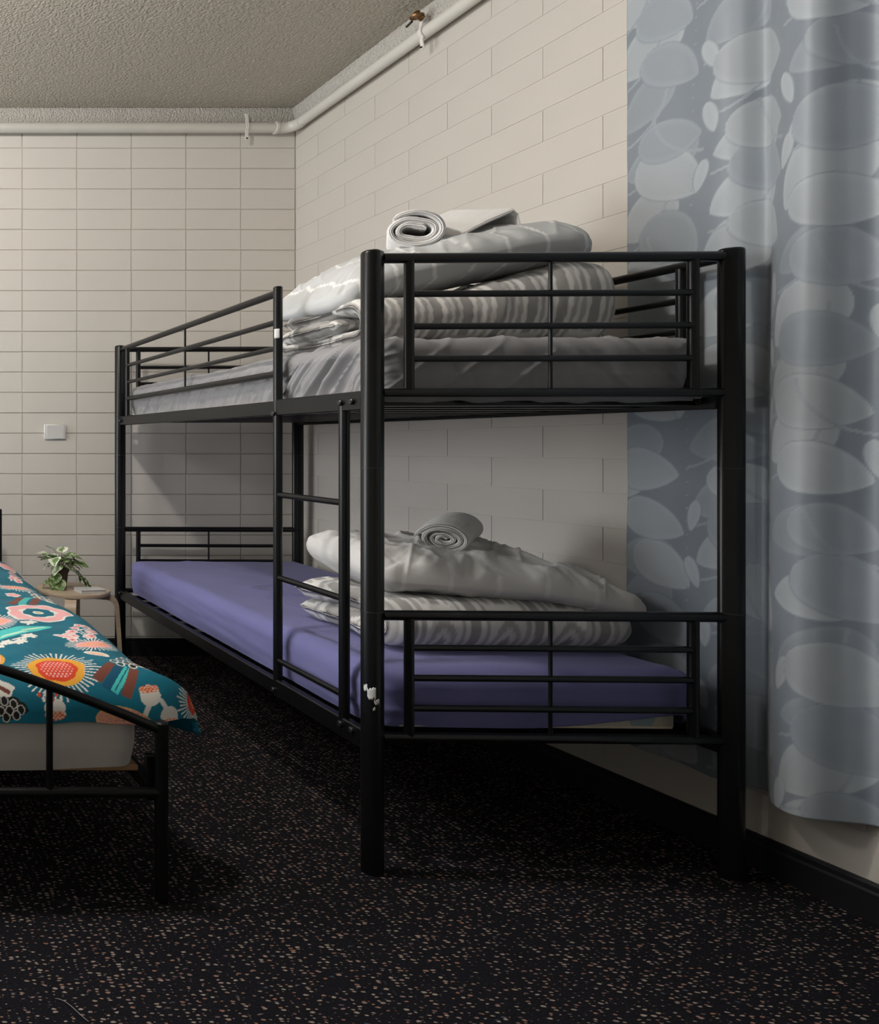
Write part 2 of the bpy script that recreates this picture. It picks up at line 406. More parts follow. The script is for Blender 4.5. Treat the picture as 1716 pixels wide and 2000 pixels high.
# ------------------------------------------------------------------ pipe run with clips and fitting
PX, PY, PZ, PR = XR-0.043, YB-0.043, 2.884, 0.0265
pr = thing('ceiling_pipe', 'white painted pipe run below the ceiling turning the wall corner', 'pipe', (PX, PY, PZ))
q = lambda p: (p[0]-PX, p[1]-PY, p[2]-PZ)
MB().tube((XL+0.02-PX, 0, 0), (-0.075, 0, 0), PR, 20).build('pipe_section', M['pipe'], pr)
MB().tube((0, -0.075, 0), (0, YF+0.02-PY, 0), PR, 20).build('pipe_section', M['pipe'], pr)
MB().path([(-0.085, 0, 0), (-0.06, 0, 0)]+[(-0.06+0.06*math.sin(t), -0.06+0.06*math.cos(t), 0) for t in np.linspace(0.1, math.pi/2, 9)]+[(0, -0.085, 0)], PR+0.0025, 20).build('elbow', M['pipe'], pr)
MB().tube((-0.10, 0, 0), (-0.083, 0, 0), PR+0.006, 20, ch=0.002).build('elbow_collar', M['pipe'], pr)
def clip(x, y, back):
    r = PR+0.002; pts = []
    mb = MB(); wd = 0.016
    # strap hugging the pipe: upper tongue on the cornice, round the pipe face, lower tongue on the wall
    sec = [(-0.005, 0.058), (0.002, 0.05), (0.006, 0.036)]+[(-r*math.cos(t), r*math.sin(t)) for t in np.linspace(1.9, math.pi, 3)]
    sec = [(-0.012, 0.07), (-0.018, 0.05), (-r*0.8, r*0.75)]+[(-r*math.cos(t), r*math.sin(t)) for t in np.linspace(0.4, -0.9, 8)]+[(-0.020, -0.036), (-0.016, -0.06), (-0.016, -0.075)]
    th = 0.004
    A = []
    for i, (a, z) in enumerate(sec):
        A.append((a, z)); 
    inner = A; outer = [(a-th, z) for a, z in A]
    poly = inner+outer[::-1]; n = len(poly)
    vs = []
    for s_ in (-wd/2, wd/2):
        for a, z in poly: vs.append((x+s_, y+a, z) if back else (x+a, y+s_, z))
    m = len(sec)
    fs = [(k, (k+1) % n, n+(k+1) % n, n+k) for k in range(n)]
    for o in (0, n):
        for i in range(m-1): fs.append((o+i, o+i+1, o+n-2-i, o+n-1-i))
    mb.add(vs, fs)
    c = mb.build('clip', M['clip'], pr, False)
    if back: MB().tube((x, y-0.02, -0.066), (x, y-0.026, -0.066), 0.004, 8).build('screw', M['bolt'], c)
    else: MB().tube((x-0.02, y, -0.066), (x-0.026, y, -0.066), 0.004, 8).build('screw', M['bolt'], c)
clip((783/1430*3.96)-PX, 0, True)
clip(0, 2.40*1430/1127-PY+0.02, False)
# tarnished fitting above the right-hand clip
fy = 3.06-PY
MB().path([(-0.02, fy, 0.05), (-0.035, fy, 0.062), (-0.05, fy-0.004, 0.066)], 0.012, 12).build('fitting_body', M['brass'], pr)
MB().lathe([(0.004, -0.006), (0.024, -0.004), (0.026, 0.002), (0.014, 0.008), (0.01, 0.02)], 16, (-0.045, fy, 0.06)).build('fitting_flange', M['brass'], pr)
MB().tube((-0.05, fy+0.02, 0.05), (-0.05, fy+0.05, 0.045), 0.005, 8).build('fitting_lever', M['bolt'], pr)

# ------------------------------------------------------------------ wall plate
pl = thing('wall_plate', 'small white rectangular blank plate on the back wall', 'wall plate', (1.147, YB, 1.229))
MB().box(-0.059, 0.059, -0.010, -0.0002, -0.041, 0.041, 0.003).build('base_plate', M['plate'], pl)
MB().box(-0.048, 0.048, -0.0125, -0.0095, -0.038, 0.038, 0.0015).build('cover_panel', M['plate'], pl)

# ------------------------------------------------------------------ bunk bed
BYAW = math.radians(-1.4); BX, BY = 1.881, 1.957
BW, BL, TILT = 0.465, 1.942, 0.009
bunk = thing('bunk_bed', 'black metal bunk bed with ladder beside the curtain', 'bunk bed', (BX, BY, 0), BYAW)
Bmat = M['black']
def T(x, y, z): return (x, y, z+TILT*y)
# posts: round tube with a slimmer lobe toward the inside
def post_poly(sgn):
    pts = []
    for k in range(28):
        t = 2*math.pi*k/28; ct, st = math.cos(t), math.sin(t)
        r = 0.0235
        # ray length to the union of the main circle and the lobe circle
        cx, rl = 0.020, 0.0125
        bq = cx*ct; disc = bq*bq-(cx*cx-rl*rl)
        rr = bq+math.sqrt(disc) if disc > 0 and bq > 0 else 0
        R = max(r, rr)
        pts.append((sgn*(R*ct-0.006), R*st))
    return pts if sgn > 0 else pts[::-1]
for sx in (-1, 1):
    for yy in (0, BL):
        zt = 1.668+TILT*yy
        poly = post_poly(-sx)
        ctr = (sum(p[0] for p in poly)/28, 0)
        mb = MB(); prof = [(0.0, 1.0), (zt-0.006, 1.0), (zt-0.001, 0.93), (zt+0.002, 0.7)]
        vs = []; fs = []
        for z, s_ in prof:
            for a, b_ in poly: vs.append((sx*BW+ctr[0]+(a-ctr[0])*s_, yy+b_*s_, z))
        for i in range(3):
            for k in range(28): fs.append((i*28+k, i*28+(k+1) % 28, (i+1)*28+(k+1) % 28, (i+1)*28+k))
        fs.append(tuple(range(28))[::-1]); fs.append(tuple(range(84, 112)))
        p = mb.add(vs, fs).build('post', Bmat, bunk, True, 50)
        for z in (0.70, 1.085):
            rb = MB(); vs = []; fs = []
            for dz, s_ in ((-0.0015, 1.0), (-0.001, 1.025), (0.001, 1.025), (0.0015, 1.0)):
                for a, b_ in poly: vs.append((sx*BW+ctr[0]+(a-ctr[0])*s_, yy+b_*s_, z+dz+TILT*yy))
            for i in range(3):
                for k in range(28): fs.append((i*28+k, i*28+(k+1) % 28, (i+1)*28+(k+1) % 28, (i+1)*28+k))
            rb.add(vs, fs).build('joint_ring', M['bolt'], p, True, 50)
# end panels
def end_panel(y, zs, ux):
    xi = BW-0.022
    for i, z in enumerate(zs):
        r = 0.0135 if i == 0 else (0.0125 if i == len(zs)-1 else 0.0088)
        x0 = xi if i in (0, len(zs)-1) else ux
        MB().tube(T(-x0, y, z), T(x0, y, z), r, 14).build('end_rail' if i in (0, len(zs)-1) else 'end_bar', Bmat, bunk)
    for s_ in (-1, 1):
        MB().tube(T(s_*ux, y, zs[-1]), T(s_*ux, y, zs[0]), 0.0118, 14).build('end_upright', Bmat, bunk)
    MB().tube(T(0.0, y, zs[-1]), T(0.0, y, zs[0]), 0.0045, 8).build('end_brace', Bmat, bunk)
UZ = [1.649, 1.553, 1.466, 1.379, 1.287]; LZ = [0.690, 0.603, 0.522, 0.441, 0.363]
end_panel(0, UZ, 0.371); end_panel(BL, UZ, 0.371)
end_panel(0, LZ, 0.371); end_panel(BL, LZ, 0.371)
# side rails, slats, corner bolts
for lv, (z0, z1) in enumerate(((0.322, 0.370), (1.244, 1.291))):
    for sx in (-1, 1):
        vs = []
        mb = MB(); mb.box(sx*BW-0.013, sx*BW+0.013, 0.02, BL-0.02, z0, z1, 0.003)
        mb.v = [T(*p) for p in mb.v]; mb.build('side_rail', Bmat, bunk, False)
        if sx < 0:      # short reinforcing sleeve behind the ladder
            mb = MB(); mb.box(-BW-0.016, -BW+0.010, 0.025, 0.455, z0-0.002, z1+0.004, 0.003)
            mb.v = [T(*p) for p in mb.v]; mb.build('rail_sleeve', Bmat, bunk, False)
            for yy, zz in ((0.06, 0.5), (0.108, 0.48), (0.447, 0.1), (BL-0.045, 0.5)):
                c = T(-BW-0.012, yy, z0+(z1-z0)*zz+ (0.012 if lv == 0 else 0))
                b_ = MB().tube(c, (c[0]-0.012, c[1], c[2]), 0.0085, 12, ch=0.002).build('bolt', M['bolt'], bunk)
        else:
            for yy in (0.06, BL-0.05):
                c = T(BW-0.012, yy, (z0+z1)/2)
                MB().tube(c, (c[0]-0.006, c[1], c[2]), 0.0085, 12, ch=0.002).build('bolt', M['bolt'], bunk)
    for i in range(13):
        y = 0.09+i*(BL-0.18)/12
        mb = MB(); mb.box(-BW+0.012, BW-0.012, y-0.022, y+0.022, z0+0.012, z0+0.028, 0.002)
        mb.v = [T(*p) for p in mb.v]; mb.build('slat', Bmat, bunk, False)
# left guard rail
gx = -BW; gy0, gy1 = 0.447, BL-0.102
GZ = [1.648, 1.553, 1.466, 1.381]
for i, z in enumerate(GZ):
    MB().tube(T(gx, gy0, z), T(gx, (BL-0.02 if i == 0 else gy1), z), (0.0125, 0.0095, 0.0085, 0.0115)[i], 14).build('guard_rail', Bmat, bunk)
MB().tube(T(gx, gy1, 1.25), T(gx, gy1, GZ[0]), 0.0115, 14).build('guard_upright', Bmat, bunk)
MB().tube(T(gx, 1.155, GZ[3]), T(gx, 1.155, GZ[0]), 0.0045, 8).build('guard_brace', Bmat, bunk)
# right guard rail along the wall
for i, z in enumerate(GZ):
    MB().tube(T(BW, 0.02 if i == 0 else 0.115, z), T(BW, (BL-0.02 if i == 0 else gy1), z), (0.0125, 0.0095, 0.0085, 0.0115)[i], 14).build('guard_rail', Bmat, bunk)
for yy in (0.115, gy1):
    MB().tube(T(BW, yy, 1.25), T(BW, yy, GZ[0]), 0.0115, 14).build('guard_upright', Bmat, bunk)
MB().tube(T(BW, 0.97, GZ[3]), T(BW, 0.97, GZ[0]), 0.0045, 8).build('guard_brace', Bmat, bunk)
# ladder: the long upright carries on up as the guard post
gp = MB().tube(T(gx-0.004, gy0, 0.352), T(gx-0.004, gy0, 1.668), 0.0138, 16, ch=0.003).build('ladder_upright', Bmat, bunk)
MB().tube(T(gx-0.004, 0.113, 0.352), T(gx-0.004, 0.113, 1.262), 0.0138, 16, ch=0.003).build('ladder_upright', Bmat, bunk)
for z in (0.436, 0.709, 0.982):
    MB().tube(T(gx-0.004, 0.113, z), T(gx-0.004, gy0, z), 0.0095, 14).build('ladder_rung', Bmat, bunk)
# white sticker wrapped on the guard post
def wrap_patch(cx, cy, r, a0, a1, z0, z1, mat, name, parent, jag=None):
    n = 8; m = 6; P = np.zeros((n+1, m+1, 3))
    for i in range(n+1):
        a = a0+(a1-a0)*i/n
        lo, hi = (z0, z1) if jag is None else (z0+jag*(0.5+vnoise(i*0.9, 3.1, 2)), z1-jag*(0.5+vnoise(i*1.1, 7.7, 4)))
        for j in range(m+1):
            P[i, j] = (cx+r*math.cos(a), cy+r*math.sin(a), lo+(hi-lo)*j/m)
    o = link(name, grid_mesh(name, P, mat), parent)
    md = o.modifiers.new('thickness', 'SOLIDIFY'); md.thickness = 0.0006; md.offset = 1
    return o
st = wrap_patch(gx-0.004, gy0, 0.0142, math.radians(195), math.radians(262), 1.500, 1.531, M['sticker'], 'sticker', bunk)
tag(st, 'small white sticker on the guard post')
zc = 0.482
for a0, a1, z0, z1 in ((216, 262, 0.464, 0.506), (194, 216, 0.484, 0.512), (252, 284, 0.452, 0.476), (244, 258, 0.436, 0.454)):
    tag(wrap_patch(-BW-0.006, 0, 0.0237, math.radians(a0), math.radians(a1), z0, z1, M['sticker'], 'torn_label', bunk, 0.016), 'torn white remnant of a label')

def bunk_pt(x, y, z=0):
    c, s = math.cos(BYAW), math.sin(BYAW)
    return (BX+c*x-s*y, BY+s*x+c*y, z)

# ------------------------------------------------------------------ mattresses with fitted sheets (bunk-local)
def rounded_box_grid(hx, y0, y1, z0, z1, r, disp, nu=150, nv=260, nr=7, ns=16):
    """top + four sides of a soft box as one grid: u across x, v along y, edge rounded with radius r"""
    def axis(a, b, n, r, drop):
        flat = np.linspace(a+r, b-r, n)
        ang = np.linspace(0, math.pi/2, nr+1)[1:]
        s = list(flat); zoff = [0]*n
        left = [(a+r-r*math.sin(t), -(r-r*math.cos(t))) for t in ang]+[(a, -r-d) for d in np.linspace(0, drop-r, ns)[1:]]
        right = [(b-r+r*math.sin(t), -(r-r*math.cos(t))) for t in ang]+[(b, -r-d) for d in np.linspace(0, drop-r, ns)[1:]]
        pos = [p for p, _ in left[::-1]]+s+[p for p, _ in right]
        dz = [q_ for _, q_ in left[::-1]]+zoff+[q_ for _, q_ in right]
        return np.array(pos), np.array(dz)
    drop = z1-z0
    xs, dx = axis(-hx, hx, nu, r, drop); ys, dy = axis(y0, y1, nv, r, drop)
    X, Y = np.meshgrid(xs, ys, indexing='ij'); DX, DY = np.meshgrid(dx, dy, indexing='ij')
    Z = z1+np.minimum(DX, DY)
    # round the vertical corners
    cr = 0.07
    for sx in (-1, 1):
        for yc, sy in ((y0, -1), (y1, 1)):
            ax = sx*X-(hx-cr); ay = sy*(Y-yc)+cr
            msk = (ax > 0) & (ay > 0)
            L = np.hypot(ax, ay); k = np.where((L > cr) & msk, cr/np.maximum(L, 1e-6), 1)
            X = np.where(msk, sx*(hx-cr+ax*k), X); Y = np.where(msk, yc+sy*(ay*k-cr), Y)
    D = disp(X, Y, Z, DX, DY, z0, z1)
    side_x = np.clip(-DX/r, 0, 1)*np.sign(X); side_y = np.clip(-DY/r, 0, 1)*np.where(Y > (y0+y1)/2, 1, -1)
    top = 1-np.maximum(np.abs(side_x), np.abs(side_y))
    P = np.stack([X+D*side_x*0.9, Y+D*side_y*0.9, Z+D*(0.25+0.75*top)+TILT*Y], -1)
    return P
def grey_disp(X, Y, Z, DX, DY, z0, z1):
    d = 0.006*fbm(X*5, Y*5, 3, 1)
    # drapery creases on the ladder side, leaning back, strongest by the near post
    side = np.clip((-X-BW+0.10)/0.06, 0, 1)
    lean = Y*36+Z*43
    amp = 0.35+0.85*np.exp(-((Y-0.28)/0.25)**2)
    d = d+side*amp*0.013*(fbm(lean, Z*5+Y*1.2, 2, 5))*1.6
    d = d+side*amp*0.014*(ridge(lean*0.45, Z*3+Y, 9)**3-0.3)
    d = d+side*0.006*vnoise(Y*38, Z*6, 12)*np.clip((z0+0.09-Z)/0.06, 0, 1)*2
    # near end: arcs and gathers below the top edge
    end = np.clip((0.12-Y)/0.05, 0, 1)
    d = d+end*0.008*fbm(X*20+Z*8, Z*5+X*2, 2, 14)
    d = d+end*0.006*ridge(X*7+Z*9*np.sign(X-0.05), Z*2+3, 16)**3
    d = d+end*0.012*np.exp(-((Z-z1+0.02)/0.04)**2)*vnoise(X*3, 1.0, 18)
    d = d-0.012*np.clip((z0+0.05-Z)/0.05, 0, 1)
    return np.clip(d, -0.03, 0.011)
def purple_disp(X, Y, Z, DX, DY, z0, z1):
    d = 0.005*fbm(X*4, Y*4, 3, 21)
    top = (DX > -0.005) & (DY > -0.005)
    d = d+0.0035*np.where(top, ridge(X*2.2+Y*0.9, Y*1.6-X, 23)**3, 0)
    # a fold ring on the sheet half way along
    rr = np.hypot((X+0.05)/0.9, (Y-1.12)/0.6); d = d+0.007*np.exp(-((rr-0.16)/0.035)**2)*(X > -0.3)
    side = np.clip((-X-BW+0.10)/0.05, 0, 1)
    d = d+side*0.007*fbm(Y*3+Z*5, Z*26-Y*1.5, 2, 27)
    end = np.clip((0.12-Y)/0.05, 0, 1)
    left = np.clip((-X-0.22)/0.15, 0, 1)
    d = d+end*left*0.008*vnoise(X*6, Z*55+X*9, 29)
    d = d+end*0.006*vnoise(X*3, Z*16, 31)
    d = d-0.010*np.clip((z0+0.04-Z)/0.05, 0, 1)
    return d
mu = thing('mattress', 'mattress in grey fitted sheet on the upper bunk', 'mattress', (BX, BY, 0), BYAW)
P = rounded_box_grid(0.440, 0.035, BL-0.035, 1.288, 1.447, 0.045, grey_disp, 110, 640, 12, 44)
tag(link('fitted_sheet', grid_mesh('fitted_sheet', P, M['grey_sheet']), mu), 'grey creased cotton sheet')
mb = MB(); mb.box(-0.41, 0.41, 0.06, BL-0.06, 1.273, 1.40, 0.01); mb.box(-0.449, 0.449, 0.045, BL-0.045, 1.2735, 1.292, 0.004); mb.v = [T(*p) for p in mb.v]  # second, wider slab added to block light leaking between mattress and rail
mb.build('mattress_body', M['white_mattress'], mu, False)
# gathered sheet hem seen under the near rail
n = 160; P = np.zeros((n, 5, 3))
for i in range(n):
    x = -0.42+0.84*i/(n-1); r_ = 0.006*vnoise(x*30, 2.2, 6)
    for j in range(5): P[i, j] = (x, 0.034+0.012*j/4+r_*j/4, 1.292-0.026*j/4+0.012*vnoise(x*22, 1.7, 8)*j/4)
o = link('sheet_hem', grid_mesh('sheet_hem', P, M['grey_sheet']), mu); o.modifiers.new('thickness', 'SOLIDIFY').thickness = 0.002

ml = thing('mattress', 'mattress in purple fitted sheet on the lower bunk', 'mattress', (BX, BY, 0), BYAW)
P = rounded_box_grid(0.440, 0.035, BL-0.035, 0.374, 0.532, 0.05, purple_disp, 110, 330)
# the sheet rides up on the near right corner
lift = np.clip((P[..., 0]+0.02)/0.42, 0, 1)*np.clip((0.09-P[..., 1])/0.05, 0, 1)
P[..., 2] = np.maximum(P[..., 2], 0.374+0.048*lift**1.4)
tag(link('fitted_sheet', grid_mesh('fitted_sheet', P, M['purple_sheet']), ml), 'purple cotton sheet riding up at one corner')
mb = MB(); cr_ = 0.075; hx_, ya_, yb_ = 0.420, 0.050, BL-0.05
mb.prism([(hx_-cr_+cr_*math.cos(t), yb_-cr_+cr_*math.sin(t)) for t in np.linspace(0, math.pi/2, 6)]+[(-hx_+cr_+cr_*math.cos(t), yb_-cr_+cr_*math.sin(t)) for t in np.linspace(math.pi/2, math.pi, 6)]+[(-hx_+cr_+cr_*math.cos(t), ya_+cr_+cr_*math.sin(t)) for t in np.linspace(math.pi, 1.5*math.pi, 6)]+[(hx_-cr_+cr_*math.cos(t), ya_+cr_+cr_*math.sin(t)) for t in np.linspace(1.5*math.pi, 2*math.pi, 6)], 0.372, 0.46); mb.v = [T(*p) for p in mb.v]
tag(mb.build('mattress_body', M['floral'], ml, False), 'floral ticking with red and teal motifs')
MB().tube(T(-0.365, 0.047, 0.377), T(0.365, 0.047, 0.377), 0.0035, 8).build('piping', M['piping'], ml)

# ------------------------------------------------------------------ folded duvets
def resample(pts, step):
    pts = np.array(pts, float); d = np.r_[0, np.cumsum(np.hypot(*np.diff(pts, axis=0).T))]
    n = int(d[-1]/step)+1; t = np.linspace(0, d[-1], n)
    return np.stack([np.interp(t, d, pts[:, 0]), np.interp(t, d, pts[:, 1])], 1), t
def arc(cy, cz, r, a0, a1, n=14):
    return [(cy+r*math.cos(a), cz+r*math.sin(a)) for a in np.linspace(a0, a1, n)]
def fold_mesh(name, path, th, x0, x1, scale_fn, pattern, seed, mat, step=0.006, xstep=0.006, wr=0.006, base=0.0, rag=0.02):
    c, t = resample(path, step); n = len(c)
    tan = np.gradient(c, axis=0); tan /= np.linalg.norm(tan, axis=1)[:, None]
    nor = np.stack([-tan[:, 1], tan[:, 0]], 1)
    endtap = np.clip(np.minimum(t, t[-1]-t)/(th*0.6), 0.02, 1)**0.5
    nx = int((x1-x0)/xstep)+1
    u = np.linspace(0, 1, nx)
    e = np.clip(np.minimum(u, 1-u)*(x1-x0)/(th*0.75), 0, 1)
    puff = np.sqrt(np.clip(1-(1-e)**2, 0.004, 1))
    P = np.zeros((nx, 2*n, 3)); C = np.zeros((nx, 2*n, 3))
    for i in range(nx):
        h = th/2*puff[i]*endtap
        for side in (0, 1):
            sg = 1 if side == 0 else -1
            tt = t
            xx = np.full(n, x0+(x1-x0)*u[i])
            # ragged, slightly slanting ends
            xx = xx+rag*vnoise(tt*6, np.full(n, 1.5), seed)*(1-u[i])*2.2+rag*0.6*vnoise(tt*7, np.full(n, 6.5), seed+1)*u[i]
            d = wr*fbm(xx*14+side*50, tt*11, 3, seed+2)+0.5*wr*ridge(xx*9+tt*2+side*30, tt*5, seed+5)**2
            hh = h+d*puff[i]
            # quilting puckers near the cut ends
            hh = hh+0.004*vnoise(tt*45, np.full(n, u[i]*20.), seed+7)*np.exp(-((u[i]*(x1-x0))/0.05)**2)
            pt = c+nor*(sg*hh)[:, None]
            sl = slice(0, n) if side == 0 else slice(n, 2*n)
            o = np.arange(n) if side == 0 else np.arange(n)[::-1]
            P[i, sl, 0] = xx[o]; P[i, sl, 1] = pt[o, 0]; P[i, sl, 2] = pt[o, 1]
            C[i, sl] = pattern(xx, tt, side)[o]
    P[..., 2] = base+(P[..., 2]-base)*scale_fn(P[..., 0])[:, :]
    idx = np.arange(nx*2*n).reshape(nx, 2*n)
    caps = []
    for row, flip in ((0, False), (nx-1, True)):
        a = idx[row, :n]; b = idx[row, n:][::-1]
        qd = np.stack([a[:-1], a[1:], b[1:], b[:-1]], 1)
        caps.append(qd[:, ::-1] if not flip else qd)
    return grid_mesh(name, P, mat, C, closed_v=True, caps=np.vstack(caps))
def arches(x, t, cell, row, light, dark, mid, jit=0):
    cx = np.floor(x/cell); a = np.abs(x/cell-cx-0.5)*cell
    tt = t+(cx % 2)*row*0.42; cr = np.floor(tt/row); b = (tt/row-cr)*row
    r = np.where(b < cell*0.5, np.hypot(a, cell*0.5-b), a)
    inside = (b < row*0.93)
    col = np.empty((len(x), 3)); col[:] = light
    k1 = (r < cell*0.16) & inside; k2 = (r > cell*0.30) & (r < cell*0.44) & inside
    col[k1] = dark; col[k2] = mid
    return col
L_, D_, M_ = np.array((0.70, 0.685, 0.66)), np.array((0.33, 0.322, 0.312)), np.array((0.42, 0.41, 0.40))
patU = lambda x, t, s: arches(x+0.012*np.sin(t*14), t, 0.092, 0.30, L_, D_, M_)
patL = lambda x, t, s: arches(x+0.006*np.sin(t*11), t+0.05, 0.094, 0.24, L_*1.02, D_*1.05, M_*1.05)

# upper duvet: three layers, top one wraps round the front fold
zb = 1.449; th = 0.047
yf, yb = 2.165, 2.53
z1_, z2_, z3_ = zb+th*0.52, zb+th*1.5, zb+th*2.45
path = [(yb, z3_)]+[(yf+0.03, z3_)]+arc(yf+0.02, (z1_+z3_)/2, (z3_-z1_)/2, math.pi/2, 3*math.pi/2)+[(yb-0.03, z1_)]+arc(yb-0.02, (z1_+z2_)/2, (z2_-z1_)/2, -math.pi/2, math.pi/2, 8)+[(yf+0.07, z2_)]
def sU(x): return 0.98+0.75*np.clip((x-1.70)/0.42, 0, 1)**1.3
du = link('duvet', fold_mesh('duvet', path, th, 1.512, 2.245, sU, patU, 3, M['duvet'], 0.006, 0.005, 0.008, zb))
tag(du, 'folded grey arch-print duvet on the upper bunk', 'duvet', 'folded duvets')
# lower duvet: two thick layers
zb = 0.540; th = 0.074; yf, yb = 2.20, 2.60
z1_, z2_ = zb+th*0.52, zb+th*1.5
path = [(yb, z2_), (yf+0.02, z2_)]+arc(yf+0.01, (z1_+z2_)/2, (z2_-z1_)/2, math.pi/2, 3*math.pi/2)+[(yb+0.02, z1_)]
dl = link('duvet', fold_mesh('duvet', path, th, 1.605, 2.315, lambda x: 1.0-0.12*np.clip((x-1.95)/0.3, 0, 1), patL, 41, M['duvet'], 0.006, 0.005, 0.006, zb, 0.03))
tag(dl, 'folded grey arch-print duvet on the purple lower bunk', 'duvet', 'folded duvets')

# ------------------------------------------------------------------ pillows
def pillow_mesh(name, L, W, Tt, Tb, color_fn, seed, xform, wr=0.010, nu=150, nv=100, full=(0.06, 0.06), blunt=(0.2, 0.2)):
    u = np.linspace(-1, 1, nu); v = np.linspace(-1, 1, nv)
    U, V = np.meshgrid(u, v, indexing='ij')
    sU_, sV_ = np.sign(U)*np.abs(U)**0.8, np.sign(V)*np.abs(V)**0.8
    x = sU_*L/2; y = sV_*W/2
    # round the footprint corners (radius per end), then inflate by the distance to the seam
    for e_, cr in ((1, full[0]), (-1, full[1])):
        for f_ in (1, -1):
            ax = e_*x-(L/2-cr); ay = f_*y-(W/2-cr); msk = (ax > 0) & (ay > 0)
            mx = np.maximum(ax, ay); L2 = np.hypot(ax, ay); k = np.where(msk, mx/np.maximum(L2, 1e-9), 1)
            x = np.where(msk, e_*(L/2-cr+ax*k), x); y = np.where(msk, f_*(W/2-cr+ay*k), y)
    dE = np.minimum((1-np.abs(sU_))*L/2/np.where(sU_ > 0, blunt[0], blunt[1]), (1-np.abs(sV_))*W/2/0.15)
    soft = 1/((1/np.maximum((1-np.abs(sU_))*L/2/np.where(sU_ > 0, blunt[0], blunt[1]), 1e-4)**3+1/np.maximum((1-np.abs(sV_))*W/2/0.15, 1e-4)**3)**(1/3))
    prof = np.sqrt(np.clip(1-(1-np.clip(soft, 0, 1))**2, 0, 1))*(0.86+0.14*np.cos(sV_*1.5))
    edge = np.clip((1-np.maximum(np.abs(sU_), np.abs(sV_)))/0.06, 0, 1)
    near = np.exp(-((1-np.maximum(np.abs(sU_), np.abs(sV_)))/0.35)**2)
    rad = np.arctan2(V, U)
    wrk = wr*fbm(x*9, y*9, 4, seed)+wr*0.9*near*vnoise(rad*14, np.hypot(U, V)*3, seed+3)*1.6+wr*0.9*(ridge(x*6+y*4, y*7-x*2, seed+5)**2-0.25)+wr*0.6*ridge(x*13-y*9, y*6+x*5, seed+8)**4
    top = Tt*prof+wrk*edge+0.003; bot = -Tb*prof+0.3*wrk*edge-0.003
    n = nu*nv
    A = np.stack([x, y, top], -1); B = np.stack([x, y, bot], -1)
    C = color_fn(x, y)
    # ring stitch: top grid, bottom grid, border quads
    V3 = np.vstack([A.reshape(-1, 3), B.reshape(-1, 3)])
    V3 = xform(V3)
    idx = np.arange(n).reshape(nu, nv)
    qt = np.stack([idx[:-1, :-1], idx[1:, :-1], idx[1:, 1:], idx[:-1, 1:]], -1).reshape(-1, 4)
    qb = qt[:, ::-1]+n
    ring = np.r_[idx[:, 0], idx[-1, 1:], idx[-2::-1, -1], idx[0, -2:0:-1]]
    r2 = np.roll(ring, -1); qs = np.stack([ring+n, r2+n, r2, ring], 1)
    q_ = np.vstack([qt, qb, qs])
    me = bpy.data.meshes.new(name); me.vertices.add(2*n); me.vertices.foreach_set('co', V3.reshape(-1).astype(np.float32))
    nf = len(q_); me.loops.add(nf*4); me.loops.foreach_set('vertex_index', q_.reshape(-1).astype(np.int32))
    me.polygons.add(nf); me.polygons.foreach_set('loop_start', np.arange(0, nf*4, 4, dtype=np.int32))
    a = me.color_attributes.new('print', 'FLOAT_COLOR', 'POINT'); c4 = np.ones((2*n, 4), np.float32); c4[:, :3] = np.vstack([C.reshape(-1, 3)]*2)
    a.data.foreach_set('color', c4.reshape(-1))
    me.update(calc_edges=True); me.validate(); me.materials.append(M['duvet'])
    me.polygons.foreach_set('use_smooth', np.ones(nf, bool))
    return me
def chevron(x, y, ground, line, sp=0.105, off=0.0):
    zz = 0.025*np.abs(((y*14) % 2)-1)
    k = ((x+zz+off)/sp) % 1.0
    C = np.empty(x.shape+(3,)); C[:] = ground
    C[(k < 0.10)] = line
    k2 = ((y-0.5*x)/0.19) % 1.0
    return C
def mkx(loc, rz, ry, rx=0, extra=None):
    R = np.array(Matrix.Rotation(rz, 3, 'Z') @ Matrix.Rotation(ry, 3, 'Y') @ Matrix.Rotation(rx, 3, 'X'))
    def f(V):
        if extra is not None: V = extra(V)
        return V @ R.T+np.array(loc)
    return f
cU = lambda x, y: chevron(x, y, (0.53, 0.54, 0.545), (0.78, 0.78, 0.77))
cL = lambda x, y: chevron(x, y, (0.66, 0.65, 0.635), (0.76, 0.755, 0.74), 0.13, 0.03)
def bendU(V):
    V = V.copy(); x = V[:, 0]
    V[:, 2] += -0.05*np.clip((-x-0.15)/0.25, 0, 1)**2-0.05*np.clip((x-0.15)/0.25, 0, 1)**1.5   # low end droops, high end levels out
    return V
pu = link('pillow', pillow_mesh('pillow', 0.755, 0.46, 0.080, 0.075, cU, 61, mkx((1.862, 2.385, 1.716), math.radians(-6), math.radians(-13), math.radians(4), bendU), 0.009, full=(0.10, 0.07), blunt=(0.09, 0.26)))
tag(pu, 'grey chevron pillow tilted on the duvet of the upper bunk', 'pillow', 'pillows on the bunk')
def bendL(V):
    V = V.copy(); x = V[:, 0]
    V[:, 2] += -0.05*np.clip((x-0.05)/0.35, 0, 1)**1.6+0.035*np.clip((-x-0.28)/0.12, 0, 1)**1.5
    return V
plw = link('pillow', pillow_mesh('pillow', 0.755, 0.46, 0.097, 0.050, cL, 83, mkx((1.985, 2.385, 0.738), math.radians(-7), math.radians(3.0), math.radians(5), bendL), 0.018, full=(0.025, 0.07), blunt=(0.46, 0.10)))
tag(plw, 'pale crumpled pillow with pointed corner on the lower bunk duvet', 'pillow', 'pillows on the bunk')

